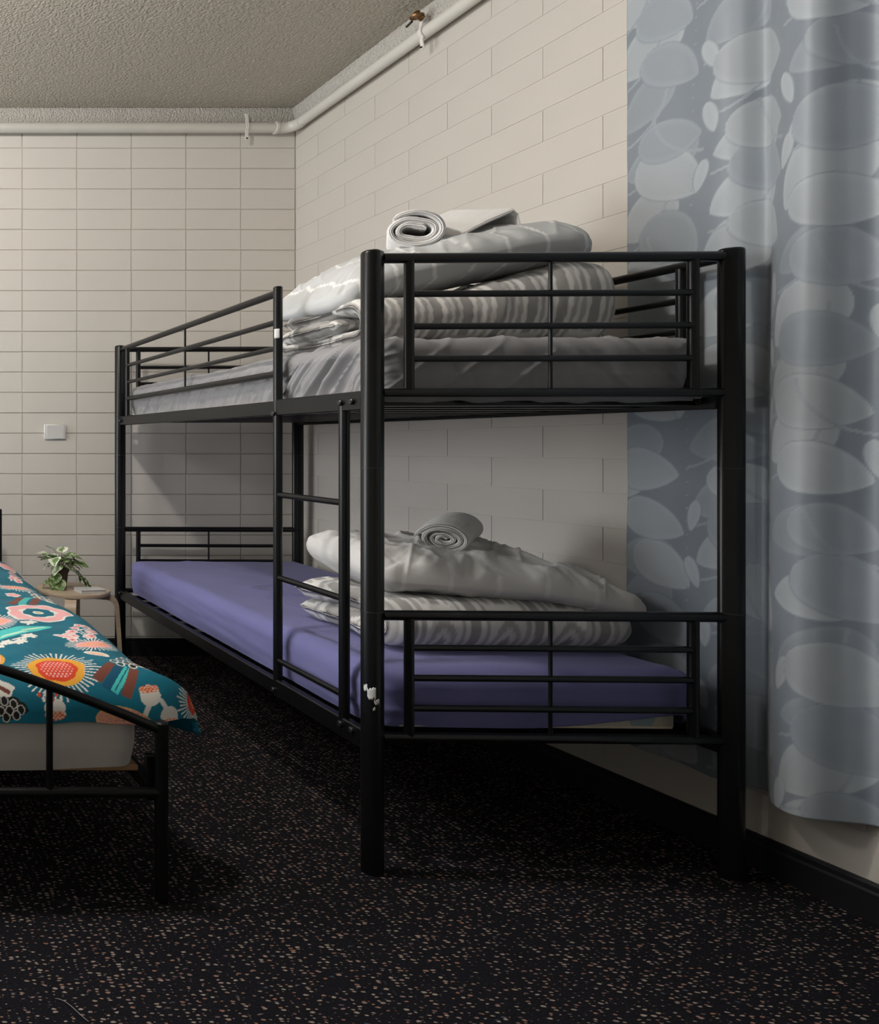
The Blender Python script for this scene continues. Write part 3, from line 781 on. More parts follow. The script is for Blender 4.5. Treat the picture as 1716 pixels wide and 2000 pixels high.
# ------------------------------------------------------------------ towels
def roll_mesh(name, mat, R, turns, gap, length, squash, heart, loc, rz, rx, seed, tail=0.06):
    thw = gap*0.80
    nth = int(turns*40)
    pts = []
    for i in range(nth+1):
        f = i/nth; a = f*turns*2*math.pi
        r = R-thw/2-gap*turns*(1-f)
        r = max(r, 0.006)
        r = r*(1+heart*math.cos(2*a+0.6)*(1-f)**0.7)
        pts.append((r*math.cos(a), r*math.sin(a)*squash))
    c = np.array(pts); n = len(c)
    a1 = turns*2*math.pi
    if tail:
        d = c[-1]-c[-2]; d /= np.linalg.norm(d)
        ext = [c[-1]+d*tail*k/8+np.array((0, -0.010*(k/8)**2)) for k in range(1, 9)]
        c = np.vstack([c, ext]); n = len(c)
    tan = np.gradient(c, axis=0); tan /= np.linalg.norm(tan, axis=1)[:, None]
    nor = np.stack([-tan[:, 1], tan[:, 0]], 1)
    endt = np.clip(np.minimum(np.arange(n), n-1-np.arange(n))/3, 0.15, 1)**0.5
    nx = 40; u = np.linspace(0, 1, nx)
    e = np.clip(np.minimum(u, 1-u)*length/(thw*0.6), 0, 1); puff = np.sqrt(np.clip(1-(1-e)**2, 0.05, 1))
    P = np.zeros((nx, 2*n, 3))
    ii = np.arange(n)
    for i in range(nx):
        h = thw/2*puff[i]*endt
        for side in (0, 1):
            sg = 1 if side == 0 else -1
            d = 0.0016*vnoise(ii*0.35+side*20, np.full(n, u[i]*12.), seed)
            pt = c+nor*(sg*(h+d))[:, None]
            tele = 0.014*vnoise(ii*0.06, np.full(n, 3.3), seed+2)     # layers not quite flush at the ends
            o = ii if side == 0 else ii[::-1]; sl = slice(0, n) if side == 0 else slice(n, 2*n)
            P[i, sl, 0] = pt[o, 0]; P[i, sl, 2] = pt[o, 1]
            P[i, sl, 1] = ((u[i]-0.5)*length+tele*(1-u[i]))[o] if hasattr(tele, '__len__') else (u[i]-0.5)*length
            P[i, sl, 2] += 0.005*math.sin(u[i]*math.pi)
    idx = np.arange(nx*2*n).reshape(nx, 2*n); caps = []
    for row, flip in ((0, False), (nx-1, True)):
        a = idx[row, :n]; b = idx[row, n:][::-1]; qd = np.stack([a[:-1], a[1:], b[1:], b[:-1]], 1)
        caps.append(qd[:, ::-1] if not flip else qd)
    Rm = np.array(Matrix.Rotation(rz, 3, 'Z') @ Matrix.Rotation(rx, 3, 'X'))
    P = P @ Rm.T+np.array(loc)
    return grid_mesh(name, P, mat, closed_v=True, caps=np.vstack(caps))
tu = link('rolled_towel', roll_mesh('rolled_towel', M['towel2'], 0.078, 2.3, 0.021, 0.26, 0.84, 0.34, (1.825, 2.36, 1.818), math.radians(-36), math.radians(3), 5, 0.03))
tag(tu, 'loosely rolled white towel on the upper pillow', 'towel', 'rolled towels')
tl = link('rolled_towel', roll_mesh('rolled_towel', M['towel'], 0.068, 3.38, 0.0165, 0.28, 0.76, 0.12, (1.975, 2.39, 0.862), math.radians(-48), math.radians(4), 9, 0.035))
tag(tl, 'tightly rolled white towel on the lower pillow', 'towel', 'rolled towels')
# towel folded over the pillow beside the roll
def drape(name, mat, path, th, y0, y1, seed, rz):
    c, t = resample(path, 0.004); n = len(c)
    tan = np.gradient(c, axis=0); tan /= np.linalg.norm(tan, axis=1)[:, None]; nor = np.stack([-tan[:, 1], tan[:, 0]], 1)
    nx = 40; u = np.linspace(0, 1, nx); P = np.zeros((nx, 2*n, 3))
    for i in range(nx):
        e = min(u[i], 1-u[i])*(y1-y0)/(th*0.6); h = th/2*math.sqrt(max(0.05, 1-(1-min(e, 1))**2))
        for side in (0, 1):
            sg = 1 if side == 0 else -1
            d = 0.003*fbm(t*12+side*9, np.full(n, u[i]*3.), 2, seed)
            pt = c+nor*(sg*h+d)[:, None]
            o = np.arange(n) if side == 0 else np.arange(n)[::-1]; sl = slice(0, n) if side == 0 else slice(n, 2*n)
            P[i, sl, 0] = pt[o, 0]; P[i, sl, 2] = pt[o, 1]; P[i, sl, 1] = y0+(y1-y0)*u[i]; P[i, sl, 2] += 0.30*(P[i, sl, 1]-(y0+y1)/2)+0.022
    idx = np.arange(nx*2*n).reshape(nx, 2*n); caps = []
    for row, flip in ((0, False), (nx-1, True)):
        a = idx[row, :n]; b = idx[row, n:][::-1]; qd = np.stack([a[:-1], a[1:], b[1:], b[:-1]], 1); caps.append(qd[:, ::-1] if not flip else qd)
    return grid_mesh(name, P, mat, closed_v=True, caps=np.vstack(caps))
dp = [(2.058, 1.795), (2.052, 1.83), (2.046, 1.862), (2.030, 1.876), (2.010, 1.868), (1.97, 1.852), (1.93, 1.834), (1.89, 1.812), (1.865, 1.80), (1.852, 1.789), (1.856, 1.776), (1.875, 1.776), (1.92, 1.792), (1.99, 1.815), (2.035, 1.826)]
ft = link('folded_towel', drape('folded_towel', M['towel2'], dp, 0.016, 2.23, 2.46, 4, 0))
tag(ft, 'white towel folded over the upper pillow beside the roll', 'towel')

# ------------------------------------------------------------------ curtain
cy = np.array([2.272, 2.20, 2.11, 2.03, 1.985, 1.950, 1.915, 1.865, 1.815, 1.785, 1.764, 1.744, 1.715, 1.685, 1.65, 1.615, 1.59, 1.56, 1.52, 1.44, 1.38, 1.32, 1.26, 1.20, 1.15])
cx = np.array([2.424, 2.412, 2.414, 2.402, 2.418, 2.450, 2.420, 2.374, 2.352, 2.366, 2.415, 2.446, 2.442, 2.402, 2.362, 2.358, 2.40, 2.44, 2.43, 2.398, 2.368, 2.40, 2.436, 2.40, 2.38])
def smooth_curve(tk, xk, t):
    m = np.gradient(xk, tk); i = np.clip(np.searchsorted(tk, t)-1, 0, len(tk)-2)
    h = tk[i+1]-tk[i]; s_ = (t-tk[i])/h
    return (2*s_**3-3*s_**2+1)*xk[i]+(s_**3-2*s_**2+s_)*h*m[i]+(-2*s_**3+3*s_**2)*xk[i+1]+(s_**3-s_**2)*h*m[i+1]
kk = np.arange(len(cy), dtype=float); tt = np.linspace(0, len(cy)-1, 1500)
fy_, fx_ = smooth_curve(kk, cy, tt), smooth_curve(kk, cx, tt)
arcl = np.r_[0, np.cumsum(np.hypot(np.diff(fy_), np.diff(fx_)))]
ns = int(arcl[-1]/0.0036); sarr = np.linspace(0, arcl[-1], ns)
py_ = np.interp(sarr, arcl, fy_); px_ = np.interp(sarr, arcl, fx_)
nz_ = 620
zarr = np.linspace(0, 1, nz_)
S, Zf = np.meshgrid(sarr, zarr, indexing='ij')
Yc = np.repeat(py_[:, None], nz_, 1); Xc = np.repeat(px_[:, None], nz_, 1)
zlo = 0.222+0.022*np.clip((2.0-Yc)/0.3, 0, 1)+0.006*np.sin(S*9)
Zc = zlo+(2.64-zlo)*Zf
xm = 2.414
amp = 1.0-0.20*np.clip((Zc-1.4)/1.2, 0, 1)+0.12*np.clip((0.7-Zc)/0.5, 0, 1)
Xc = xm+(Xc-xm)*amp+0.004*fbm(S*5, Zc*2.5, 2, 51)+0.0015*fbm(S*16, Zc*9, 2, 55)
Yc = Yc+0.006*np.sin(Zc*1.9+0.5)*np.clip(S*8, 0.15, 1)
Xc = np.clip(Xc, 2.29, 2.462)
# jacquard print: vines with overlapping oval leaves (u = along cloth, v = height)
dark, mid_, light = np.array((0.215, 0.248, 0.285)), np.array((0.30, 0.337, 0.375)), np.array((0.385, 0.42, 0.452))
Cc = np.empty(S.shape+(3,)); Cc[:] = dark
Uv, Vv = S, Zc
def leaf(cx0, cy0, ang, ln, wd, col, edge=True):
    bb = ln*0.75
    i0, i1 = np.searchsorted(sarr, [cx0-bb, cx0+bb])
    if i1 <= i0: return
    du_, dv_ = Uv[i0:i1]-cx0, Vv[i0:i1]-cy0
    a = du_*math.cos(ang)+dv_*math.sin(ang); b = -du_*math.sin(ang)+dv_*math.cos(ang)
    f = a/ln+0.5
    hw = wd*np.clip(f, 0, 1)**0.75*np.sqrt(np.clip(1-f, 0, 1))*1.25
    sub = Cc[i0:i1]
    d_ = np.where((f > 0) & (f < 1), hw-np.abs(b), -1.0)
    al = np.clip((d_+0.005)/0.004, 0, 1)[..., None]*0.85; sub[...] = sub*(1-al)+dark*al
    al = np.clip(d_/0.004+0.5, 0, 1)[..., None]
    tone = np.asarray(col)*(1+0.10*np.clip(1-d_/0.02, 0, 1)[..., None])
    sub[...] = sub*(1-al)+tone*al
def stem(p0, p1, bow, wdt, col):
    p0 = np.array(p0); p1 = np.array(p1); d = p1-p0; nn = np.array((-d[1], d[0]))*bow
    for f in np.linspace(0, 1, 70):
        c_ = p0+d*f+nn*4*f*(1-f)
        i0, i1 = np.searchsorted(sarr, [c_[0]-wdt, c_[0]+wdt]); 
        if i1 <= i0: continue
        j = np.abs(Vv[i0:i1]-c_[1]) < wdt
        Cc[i0:i1][j] = col
rl = random.Random(12)
v0 = -0.05
col_i = 0
while v0 < arcl[-1]+0.2:
    z = 0.05
    while z < 2.75:
        for sd in (-1, 1):
            zz = z+(0.0 if sd < 0 else 0.085)+rl.uniform(-.02, .02)
            tone = mid_*rl.uniform(0.86, 1.0) if rl.random() < 0.5 else light*rl.uniform(0.88, 1.0)
            ln = rl.uniform(0.165, 0.215); an = math.pi/2-sd*rl.uniform(0.75, 1.45)
            bx = v0+sd*0.012+0.03*math.sin(zz*4)
            leaf(bx+math.cos(an)*ln*0.52, zz+math.sin(an)*ln*0.52, an, ln, ln*rl.uniform(0.56, 0.72), tone)
            if rl.random() < 0.55:
                stem((bx, zz-0.05), (bx+sd*0.13, zz+0.09), -0.18*sd, 0.0035, mid_*1.02)
        if rl.random() < 0.6:
            leaf(v0+rl.uniform(-.02, .02)+0.03*math.sin(z*4), z+0.05, math.pi/2+rl.uniform(-.4, .4), 0.09, 0.035, light)
        z += 0.165+rl.uniform(-.012, .012)
    stem((v0, 0.1), (v0+0.01, 2.7), 0.01, 0.0025, mid_)
    v0 += 0.245; col_i += 1
Pc = np.stack([Xc, Yc, Zc], -1)
ct = link('curtain', grid_mesh('curtain', Pc, M['curtain'], Cc))
md = ct.modifiers.new('thickness', 'SOLIDIFY'); md.thickness = 0.0018; md.offset = 1
tag(ct, 'blue-grey leaf-pattern curtain hanging in folds on the right wall', 'curtain')
rod = thing('curtain_rod', 'white rod the leaf-pattern curtain hangs from', 'curtain rod', (2.414, 1.7, 2.645))
MB().tube((0, -0.75, 0), (0, 0.64, 0), 0.011, 14).build('rod', M['clip'], rod)
for yy in (-0.7, 0.6):
    MB().box(-0.006, 0.0565, yy-0.008, yy+0.008, -0.008, 0.008, 0.002).build('bracket', M['clip'], rod, False)

# ------------------------------------------------------------------ side table, plant, book
TX, TY, TZ = 1.112, 3.60, 0.45
tb = thing('side_table', 'round birch side table between the beds', 'side table', (TX, TY, 0))
MB().lathe([(0.150, TZ-0.020), (0.174, TZ-0.018), (0.176, TZ-0.006), (0.173, TZ), (0.0, TZ)][:4], 48).build('table_top', M['birch'], tb, True, 50)
for k in range(4):
    a = math.radians(-20+90*k); ca, sa = math.cos(a), math.sin(a)
    R0 = 0.205
    pts = [(0.05, TZ-0.030)]+[(0.09, TZ-0.030), (0.13, TZ-0.030)]+[(R0-0.05+0.05*math.sin(t), TZ-0.08+0.05*math.cos(t)) for t in np.linspace(0.15, 1.45, 8)]+[(R0+0.008, 0.25), (R0+0.022, 0.0)]
    c = np.array(pts); tan = np.gradient(c, axis=0); tan /= np.linalg.norm(tan, axis=1)[:, None]; nor = np.stack([-tan[:, 1], tan[:, 0]], 1)
    P = []
    for i in range(len(c)):
        row = []
        for o_, w_ in ((0.010, -0.026), (0.010, 0.026), (-0.010, 0.026), (-0.010, -0.026)):
            r_, z = c[i]+nor[i]*o_
            z = max(z, 0.0)
            row.append((r_*ca-w_*sa, r_*sa+w_*ca, z))
        P.append(row)
    P = np.array(P); m = len(P)
    caps = np.array([[3, 2, 1, 0], [(m-1)*4, (m-1)*4+1, (m-1)*4+2, (m-1)*4+3]])
    me = grid_mesh('leg', P, M['birch'], closed_v=True, caps=caps); me.set_sharp_from_angle(angle=math.radians(50))
    link('leg', me, tb)

pt_ = thing('potted_plant', 'small variegated trailing plant in brown pot on the table', 'plant', (TX-0.055, TY+0.02, TZ))
MB().lathe([(0.028, 0.0), (0.030, 0.002), (0.038, 0.078), (0.042, 0.079), (0.043, 0.095), (0.040, 0.097), (0.036, 0.094), (0.035, 0.084)], 28).build('pot', M['pot'], pt_, True, 40)
MB().lathe([(0.0345, 0.080), (0.0345, 0.086), (0.01, 0.089)], 20).build('soil', M['soil'], pt_)
def leaf_mesh(kind):
    nu, nv = 12, 9; P = np.zeros((nu, nv, 3)); C = np.zeros((nu, nv, 3))
    for i in range(nu):
        f = i/(nu-1)
        wdt = 0.5*1.0*(math.sin(math.pi*min(1, f**0.62))**0.8)*(1-0.25*f) if 0 < f < 1 else 0.004
        for j in range(nv):
            s_ = (j/(nv-1))*2-1
            x = f-0.10*(abs(s_)**2)*(1-f)**3*1.5
            P[i, j] = (x, s_*wdt, 0.22*abs(s_)*wdt-0.25*f*f+0.03*math.sin(9*f+2*s_))
            e = abs(s_)
            n_ = vnoise(f*5+kind*3, s_*3, kind)
            if kind == 0: c_ = (0.70, 0.72, 0.58) if e+n_*0.7 > 0.45 else (0.14, 0.25, 0.08)
            elif kind == 1: c_ = (0.10, 0.18, 0.05) if n_+0.3*e < 0.22 else (0.45, 0.53, 0.28)
            else: c_ = (0.66, 0.68, 0.56) if n_ > -0.06 else (0.15, 0.25, 0.09)
            C[i, j] = c_
    me = grid_mesh('leaf', P, M['leaf'], C); return me
LM = [leaf_mesh(k) for k in range(3)]
rp = random.Random(5)
leafspots = []
for k in range(30):                       # crown
    a = rp.uniform(0, 2*math.pi); r_ = rp.uniform(0.005, 0.070); z = 0.105+rp.uniform(0, 0.05)+0.02*(1-r_/0.07)
    leafspots.append((r_*math.cos(a)*1.05+0.006, r_*math.sin(a)*0.8, z, a+rp.uniform(-.5, .5), rp.uniform(-0.5, 0.5), rp.uniform(0.038, 0.056)))
for x, y, z, s_ in ((0.07, -0.03, 0.085, 0.05), (0.085, -0.035, 0.062, 0.048), (0.10, -0.04, 0.042, 0.05), (0.112, -0.045, 0.028, 0.044), (0.06, -0.02, 0.10, 0.05), (0.108, -0.03, 0.05, 0.04),
                    (-0.02, -0.055, 0.045, 0.055), (-0.04, -0.045, 0.055, 0.05), (-0.055, -0.02, 0.04, 0.045), (-0.03, -0.05, 0.075, 0.045)):
    leafspots.append((x, y, z, math.atan2(y, x)+rp.uniform(-.4, .4), rp.uniform(0.5, 1.1), s_))
for x, z, a, s_ in ((-0.055, 0.155, math.pi, 0.05), (-0.03, 0.185, 2.2, 0.045), (0.01, 0.178, 1.2, 0.05), (-0.078, 0.14, 3.3, 0.04)):
    leafspots.append((x, 0.0, z, a, -0.5, s_))
stm = MB()
for i, (x, y, z, rz_, ry_, s_) in enumerate(leafspots):
    o = link('leaf', LM[rp.choice((0, 0, 1, 1, 2))], pt_); o.location = (x, y, z)
    o.rotation_euler = (rp.uniform(-.4, .4), ry_, rz_); o.scale = (s_*1.25, s_*1.25, s_*1.25)
    b0 = Vector((x*0.15, y*0.15, 0.086)); e_ = Vector((x, y, z)); mid = (b0+e_)/2+Vector((0, 0, 0.025))
    MB().path([b0, (b0+mid)/2+Vector((0, 0, .005)), mid, (mid+e_)/2+Vector((0, 0, .004)), e_], 0.0011, 5).build('stem', M['stem'], pt_)

bk = thing('book', 'thin white book lying on the birch side table', 'book', (TX+0.055, TY-0.085, TZ+0.0005), math.radians(8))
MB().box(-0.060, 0.060, -0.040, 0.040, 0.002, 0.014, 0.001).build('pages', M['paper'], bk, False)
MB().box(-0.063, 0.063, -0.043, 0.043, 0.0, 0.0022, 0.0006).build('cover', M['cover'], bk, False)
MB().box(-0.063, 0.063, -0.043, 0.043, 0.0138, 0.016, 0.0006).build('cover', M['cover'], bk, False)

# ------------------------------------------------------------------ left bed
FX, FY = 0.792, 1.842
LBW = 1.42                               # width post to post
sb = thing('metal_bed', 'black metal bed with low arched footboard and floral cover', 'bed', (FX, FY, 0))
Bm = M['black_bed']
LBL = 1.965
for x in (0, -LBW):
    MB().tube((x, 0, 0), (x, 0, 0.452), 0.0165, 18, ch=0.004).build('foot_post', Bm, sb)
    MB().tube((x, LBL, 0), (x, LBL, 0.824), 0.0165, 18, ch=0.004).build('head_post', Bm, sb)
def arch_pts(y, z0, rise):
    n = 30; return [(-LBW*i/n, y, z0+rise*(1-(abs(2*i/n-1))**1.35)) for i in range(n+1)]
ap = arch_pts(0, 0.430, 0.225); hp = arch_pts(LBL, 0.80, 0.24)
MB().path(ap, 0.0125, 12).build('foot_rail', Bm, sb)
MB().path(hp, 0.0125, 12).build('head_rail', Bm, sb)
MB().tube((0, 0, 0.273), (-LBW, 0, 0.273), 0.0125, 12).build('foot_rail', Bm, sb)
MB().tube((0, LBL, 0.36), (-LBW, LBL, 0.36), 0.0125, 12).build('head_rail', Bm, sb)
for i in range(4):
    x = -0.281*(i+1)
    zt = np.interp(-x, [-p[0] for p in ap], [p[2] for p in ap]); MB().tube((x, 0, 0.273), (x, 0, zt), 0.0085, 10).build('spindle', Bm, sb)
    zt = np.interp(-x, [-p[0] for p in hp], [p[2] for p in hp]); MB().tube((x, LBL, 0.36), (x, LBL, zt), 0.0085, 10).build('spindle', Bm, sb)
for x in (-0.018, -LBW+0.018):
    MB().box(x-0.016, x+0.016, 0.02, LBL-0.02, 0.262, 0.296, 0.003).build('side_rail', Bm, sb, False)
    MB().box(x-0.014, x+0.014, 0.012, 0.03, 0.245, 0.36, 0.002).build('bracket', Bm, sb, False)
for i in range(12):
    y = 0.105+i*0.157
    MB().box(-LBW+0.03, -0.03, y-0.035, y+0.035, 0.2965, 0.3115, 0.002).build('slat', M['pine'], sb, False)
# white mattress, softly sagging at the foot
mw = thing('mattress', 'white mattress under the teal floral duvet on the left bed', 'mattress', (FX-LBW/2, FY, 0))
def wd(X, Y, Z, DX, DY, z0, z1): return 0.006*fbm(X*4, Y*4+Z*6, 3, 71)-0.012*np.clip((z0+0.05-Z)/0.05, 0, 1)
_t = TILT; TILT = 0.0
P = rounded_box_grid(LBW/2-0.028, 0.045, LBL-0.05, 0.316, 0.452, 0.045, wd, 90, 110)
TILT = _t
sg_ = np.clip((0.07-P[..., 1])/0.02, 0, 1)*np.clip((0.40-P[..., 2])/0.06, 0, 1)*np.clip((LBW/2-0.1-P[..., 0])/0.45, 0, 1)
P[..., 2] -= 0.024*sg_
link('mattress_body', grid_mesh('mattress_body', P, M['white_mattress']), mw)

# ------------------------------------------------------------------ teal floral duvet
xs = np.r_[np.linspace(-0.80, 0.25, 60)[:-1], np.linspace(0.25, 1.02, 300)]      # sheet coordinate across
v_ = np.linspace(0, 1, 620); ys = 1.80+1.92*(0.35*v_+0.65*v_**1.6)                 # sheet coordinate along
SX, SY = np.meshgrid(xs, ys, indexing='ij')
top = 0.583
def edge_curve(s, e0, r, out):
    """sheet coordinate beyond e0 bends down over radius r; returns (pos, drop)"""
    d = np.clip(s-e0, 0, None); a = np.clip(d/r, 0, math.pi*0.44)
    pos = np.minimum(s, e0)+r*np.sin(a)+np.clip(d-r*math.pi*0.44, 0, None)*math.cos(math.pi*0.44)
    drop = r*(1-np.cos(a))+np.clip(d-r*math.pi*0.44, 0, None)*math.sin(math.pi*0.44)
    return pos, drop
foot = np.clip((3.0-SY)/1.1, 0, 1)
e_r = 0.708+0.012*foot+0.065*np.clip((2.03-SY)/0.16, 0, 1)
px1, dx1 = edge_curve(SX, e_r, 0.14, 0)
pxm, dx0 = edge_curve(-SX-0.0, 0.56, 0.12, 0); px1 = np.where(SX < -0.5, -pxm, px1)
py1, dy1 = edge_curve(-SY, -1.985, 0.115, 0); py1 = -py1
drop = np.hypot(dx1, 0)+np.where(SX < -0.5, dx0, 0)
drop = np.maximum(drop, dy1)+0.25*np.minimum(drop, dy1)
lim = np.clip((2.25-SY)/0.35, 0, 1)
Zt = top-0.02*np.clip((2.6-SY)/0.6, 0, 1)-drop+0.020*fbm(SX*3.0, SY*2.2, 3, 91)*1.2+0.004*fbm(SX*14, SY*12, 2, 95)
Zt = Zt-0.015*np.exp(-((SX-0.25)/0.5)**2)*0
Xt = px1+0.008*fbm(SX*2, SY*5, 2, 97)
# the near right corner flares out past the post
fl = np.clip((SX-0.70)/0.25, 0, 1)*np.clip((2.15-SY)/0.3, 0, 1)
Xt = Xt+0.022*fl; Yt = py1+0.10*fl*np.clip((SX-0.74)/0.2, 0, 1); Zt = Zt-0.012*fl
Zt = np.maximum(Zt, 0.33+0.055*np.clip((2.2-SY)/0.2, 0, 1))
inside = SX < 0.74
Yt = np.where(inside, np.maximum(Yt, 1.862), Yt)
TEAL = np.array(lin(2, 100, 122))
Ct = np.empty(SX.shape+(3,)); Ct[:] = TEAL
Ct *= (1+0.25*fbm(SX*3, SY*9, 3, 101))[..., None]
WH, PK, OR, RD, YL, BK, BR, TQ = (np.array(lin(*c)) for c in ((226, 224, 216), (232, 170, 172), (226, 120, 60), (208, 66, 32), (222, 160, 52), (22, 24, 24), (112, 62, 50), (70, 190, 186)))
def rel(cx0, cy0, ang=0, sx=1, sy=1):
    a = (SX-cx0); b = (SY-cy0); ca, sa = math.cos(ang), math.sin(ang)
    return (a*ca+b*sa)/sx, (-a*sa+b*ca)/sy
def paint(m, c): Ct[m] = c
def rays(cx0, cy0, r0, r1, n, col, sx=1, sy=1, ang=0, duty=0.42, a0=-9, a1=9, seed=0):
    a, b = rel(cx0, cy0, ang, sx, sy); r = np.hypot(a, b); th_ = np.arctan2(b, a)
    k = (th_/(2*math.pi)*n) % 1.0; kid = np.floor(th_/(2*math.pi)*n).astype(int)
    rr = r1*(0.82+0.18*_T[kid & 255, (seed*7) & 255])
    paint((r > r0) & (r < rr) & (k < duty*(1-0.4*(r-r0)/(r1-r0))) & (th_ > a0) & (th_ < a1), col)
def disc(cx0, cy0, r, col, sx=1, sy=1, ang=0, wob=0.0, seed=0):
    a, b = rel(cx0, cy0, ang, sx, sy); th_ = np.arctan2(b, a)
    paint(np.hypot(a, b) < r*(1+wob*np.sin(th_*5+seed)+wob*0.7*np.sin(th_*9+seed*2)), col)
def dots(cx0, cy0, r, col, pitch, rad, sx=1, sy=1, ang=0):
    a, b = rel(cx0, cy0, ang, sx, sy); row = np.floor(b/pitch)
    aa = ((a/pitch+0.5*(row % 2)) % 1.0-0.5)*pitch; bb = (b/pitch-row-0.5)*pitch
    paint((np.hypot(a, b) < r) & (np.hypot(aa, bb) < rad), col)
def stroke(p0, p1, w_, col, bow=0.0, taper=True):
    p0 = np.array(p0); p1 = np.array(p1); d = p1-p0; L = np.hypot(*d); d = d/L
    a = (SX-p0[0])*d[0]+(SY-p0[1])*d[1]; b = -(SX-p0[0])*d[1]+(SY-p0[1])*d[0]
    f = a/L; b = b-bow*4*f*(1-f)
    hw = w_*(np.sqrt(np.clip(f*(1-f)*4, 0, 1)) if taper else 1)
    paint((f > 0) & (f < 1) & (np.abs(b) < hw), col)
def sunburst(x, y, s=1.0, ang=0.0):
    rays(x, y, 0.05*s, 0.125*s, 46, WH, ang=ang, seed=3); disc(x, y, 0.076*s, YL, ang=ang, wob=0.02); disc(x, y-0.002, 0.055*s, RD, ang=ang, wob=0.03, seed=1); dots(x, y, 0.044*s, PK, 0.0105*s, 0.0036*s)
def anemone(x, y, s=1.0):
    disc(x, y, 0.105*s, WH, wob=0.06, seed=2); disc(x, y, 0.096*s, PK, wob=0.06, seed=2); disc(x, y, 0.060*s, WH*0.95, wob=0.07, seed=1); disc(x, y, 0.050*s, TEAL, wob=0.06, seed=4); disc(x, y, 0.018*s, WH); disc(x, y, 0.010*s, np.array(lin(190, 180, 140)))
def sprig(x, y, s=1.0, ang=0.6, n=9, seed=1):
    r_ = random.Random(seed); ca, sa = math.cos(ang), math.sin(ang)
    stroke((x-0.1*s*ca, y-0.1*s*sa), (x+0.09*s*ca, y+0.09*s*sa), 0.0035, WH, 0.01, False)
    for k in range(n):
        f = -0.08+0.18*k/n; o_ = r_.uniform(-0.055, 0.055)*s
        cx0, cy0 = x+(f*ca)*s-o_*sa, y+(f*sa)*s+o_*ca
        stroke((x+f*ca*s*0.9, y+f*sa*s*0.9), (cx0, cy0), 0.0025, WH, 0, False)
        disc(cx0, cy0, 0.019*s, WH, wob=0.1, seed=k); disc(cx0, cy0, 0.015*s, PK, wob=0.12, seed=k)
        disc(cx0, cy0, 0.006*s, np.array(lin(210, 96, 96)))
def spiky(x, y, s=1.0, ang=0.0, core=None):
    rays(x, y, 0.03*s, 0.10*s, 38, WH, 1.25, 0.8, ang, 0.5, seed=9); disc(x, y, 0.062*s, PK, 1.3, 0.62, ang, 0.06, 3)
    disc(x, y, 0.05*s, np.array(lin(236, 160, 110)), 1.2, 0.45, ang, 0.08, 5); rays(x, y, 0.0, 0.05*s, 24, PK, 1.25, 0.5, ang, 0.4, seed=5)
def protea(x, y, ang, s=1.0):
    ca, sa = math.cos(ang), math.sin(ang)
    for k, (o_, c_) in enumerate(((-0.075, BR), (-0.035, np.array(lin(8, 84, 110))), (0.0, TQ), (0.04, np.array(lin(120, 70, 62))))):
        b0 = (x+o_*1.5*s*-sa+ca*0.115*s, y+o_*1.5*s*ca+sa*0.115*s); b1 = (x-o_*0.4*s*-sa-ca*0.02, y+o_*0.35*s*ca-sa*0.02)
        stroke(b1, b0, 0.024*s, c_, 0, False)
    disc(x-ca*0.045*s, y-sa*0.045*s, 0.062*s, WH, 1.0, 0.8, ang, 0.05, 2); dots(x-ca*0.045*s, y-sa*0.045*s, 0.058*s, BK, 0.020*s, 0.0075*s, 1, 0.8, ang)
def pod(x, y, ang, s=1.0):
    ca, sa = math.cos(ang), math.sin(ang)
    stroke((x, y), (x-ca*0.10*s, y-sa*0.10*s), 0.0075*s, WH*0.9, 0.006, False)
    disc(x, y, 0.038*s, WH*0.92, 0.95, 1.0, ang); disc(x+ca*0.022*s, y+sa*0.022*s, 0.027*s, OR, 0.55, 1.25, ang); dots(x+ca*0.022*s, y+sa*0.022*s, 0.03*s, RD, 0.012*s, 0.0045*s, 0.6, 1.25, ang)
def fan(x, y, ang, s=1.0, c0=None, c1=None):
    rays(x, y, 0.03*s, 0.115*s, 42, WH, ang=ang, duty=0.55, a0=-1.5, a1=1.5, seed=11)
    a, b = rel(x, y, ang); r = np.hypot(a, b); paint((r < 0.055*s) & (a > -0.01), RD if c0 is None else c0); paint((r < 0.035*s) & (a > -0.01), OR if c1 is None else c1)
def seeds(x, y, s=1.0):
    disc(x, y, 0.085*s, BK, 1.1, 0.9, 0, 0.08, 2)
    a, b = rel(x, y); 
    for k in range(16):
        aa = random.Random(k).uniform(-.07, .07)*s; bb = random.Random(k+40).uniform(-.06, .06)*s
        d = np.hypot(SX-x-aa, (SY-y-bb)*0.8); paint((d < 0.022*s) & (d > 0.016*s), WH)
# layout of the print; at() lets a motif be drawn wider or longer, as the print has it
def at(fn, cx0, cy0, ax, ay, *args):
    global SX, SY
    sx_, sy_ = SX, SY
    SX = cx0+(sx_-cx0)/ax; SY = cy0+(sy_-cy0)/ay
    fn(cx0, cy0, *args)
    SX, SY = sx_, sy_
rd = random.Random(21)
for k in range(26):
    x, y = rd.uniform(-0.6, 0.2), rd.uniform(1.9, 3.6); disc(x, y, rd.uniform(0.02, 0.04), rd.choice((PK, WH, TQ, OR)), 1.3, 0.8, rd.uniform(0, 3), 0.1, k)
at(sprig, 0.744, 3.171, 0.9, 1.3, 1.0, 0.9, 11, 3); at(sprig, 0.30, 2.20, 1, 1, 0.9, 1.2, 9, 5); at(sprig, 0.10, 2.75, 1, 1.2, 1.0, 0.2, 9, 6); at(sprig, -0.3, 2.3, 1, 1, 1.0, 0.9, 9, 7); at(sprig, 0.55, 3.08, 0.9, 1.3, 1.0, 0.3, 9, 8)
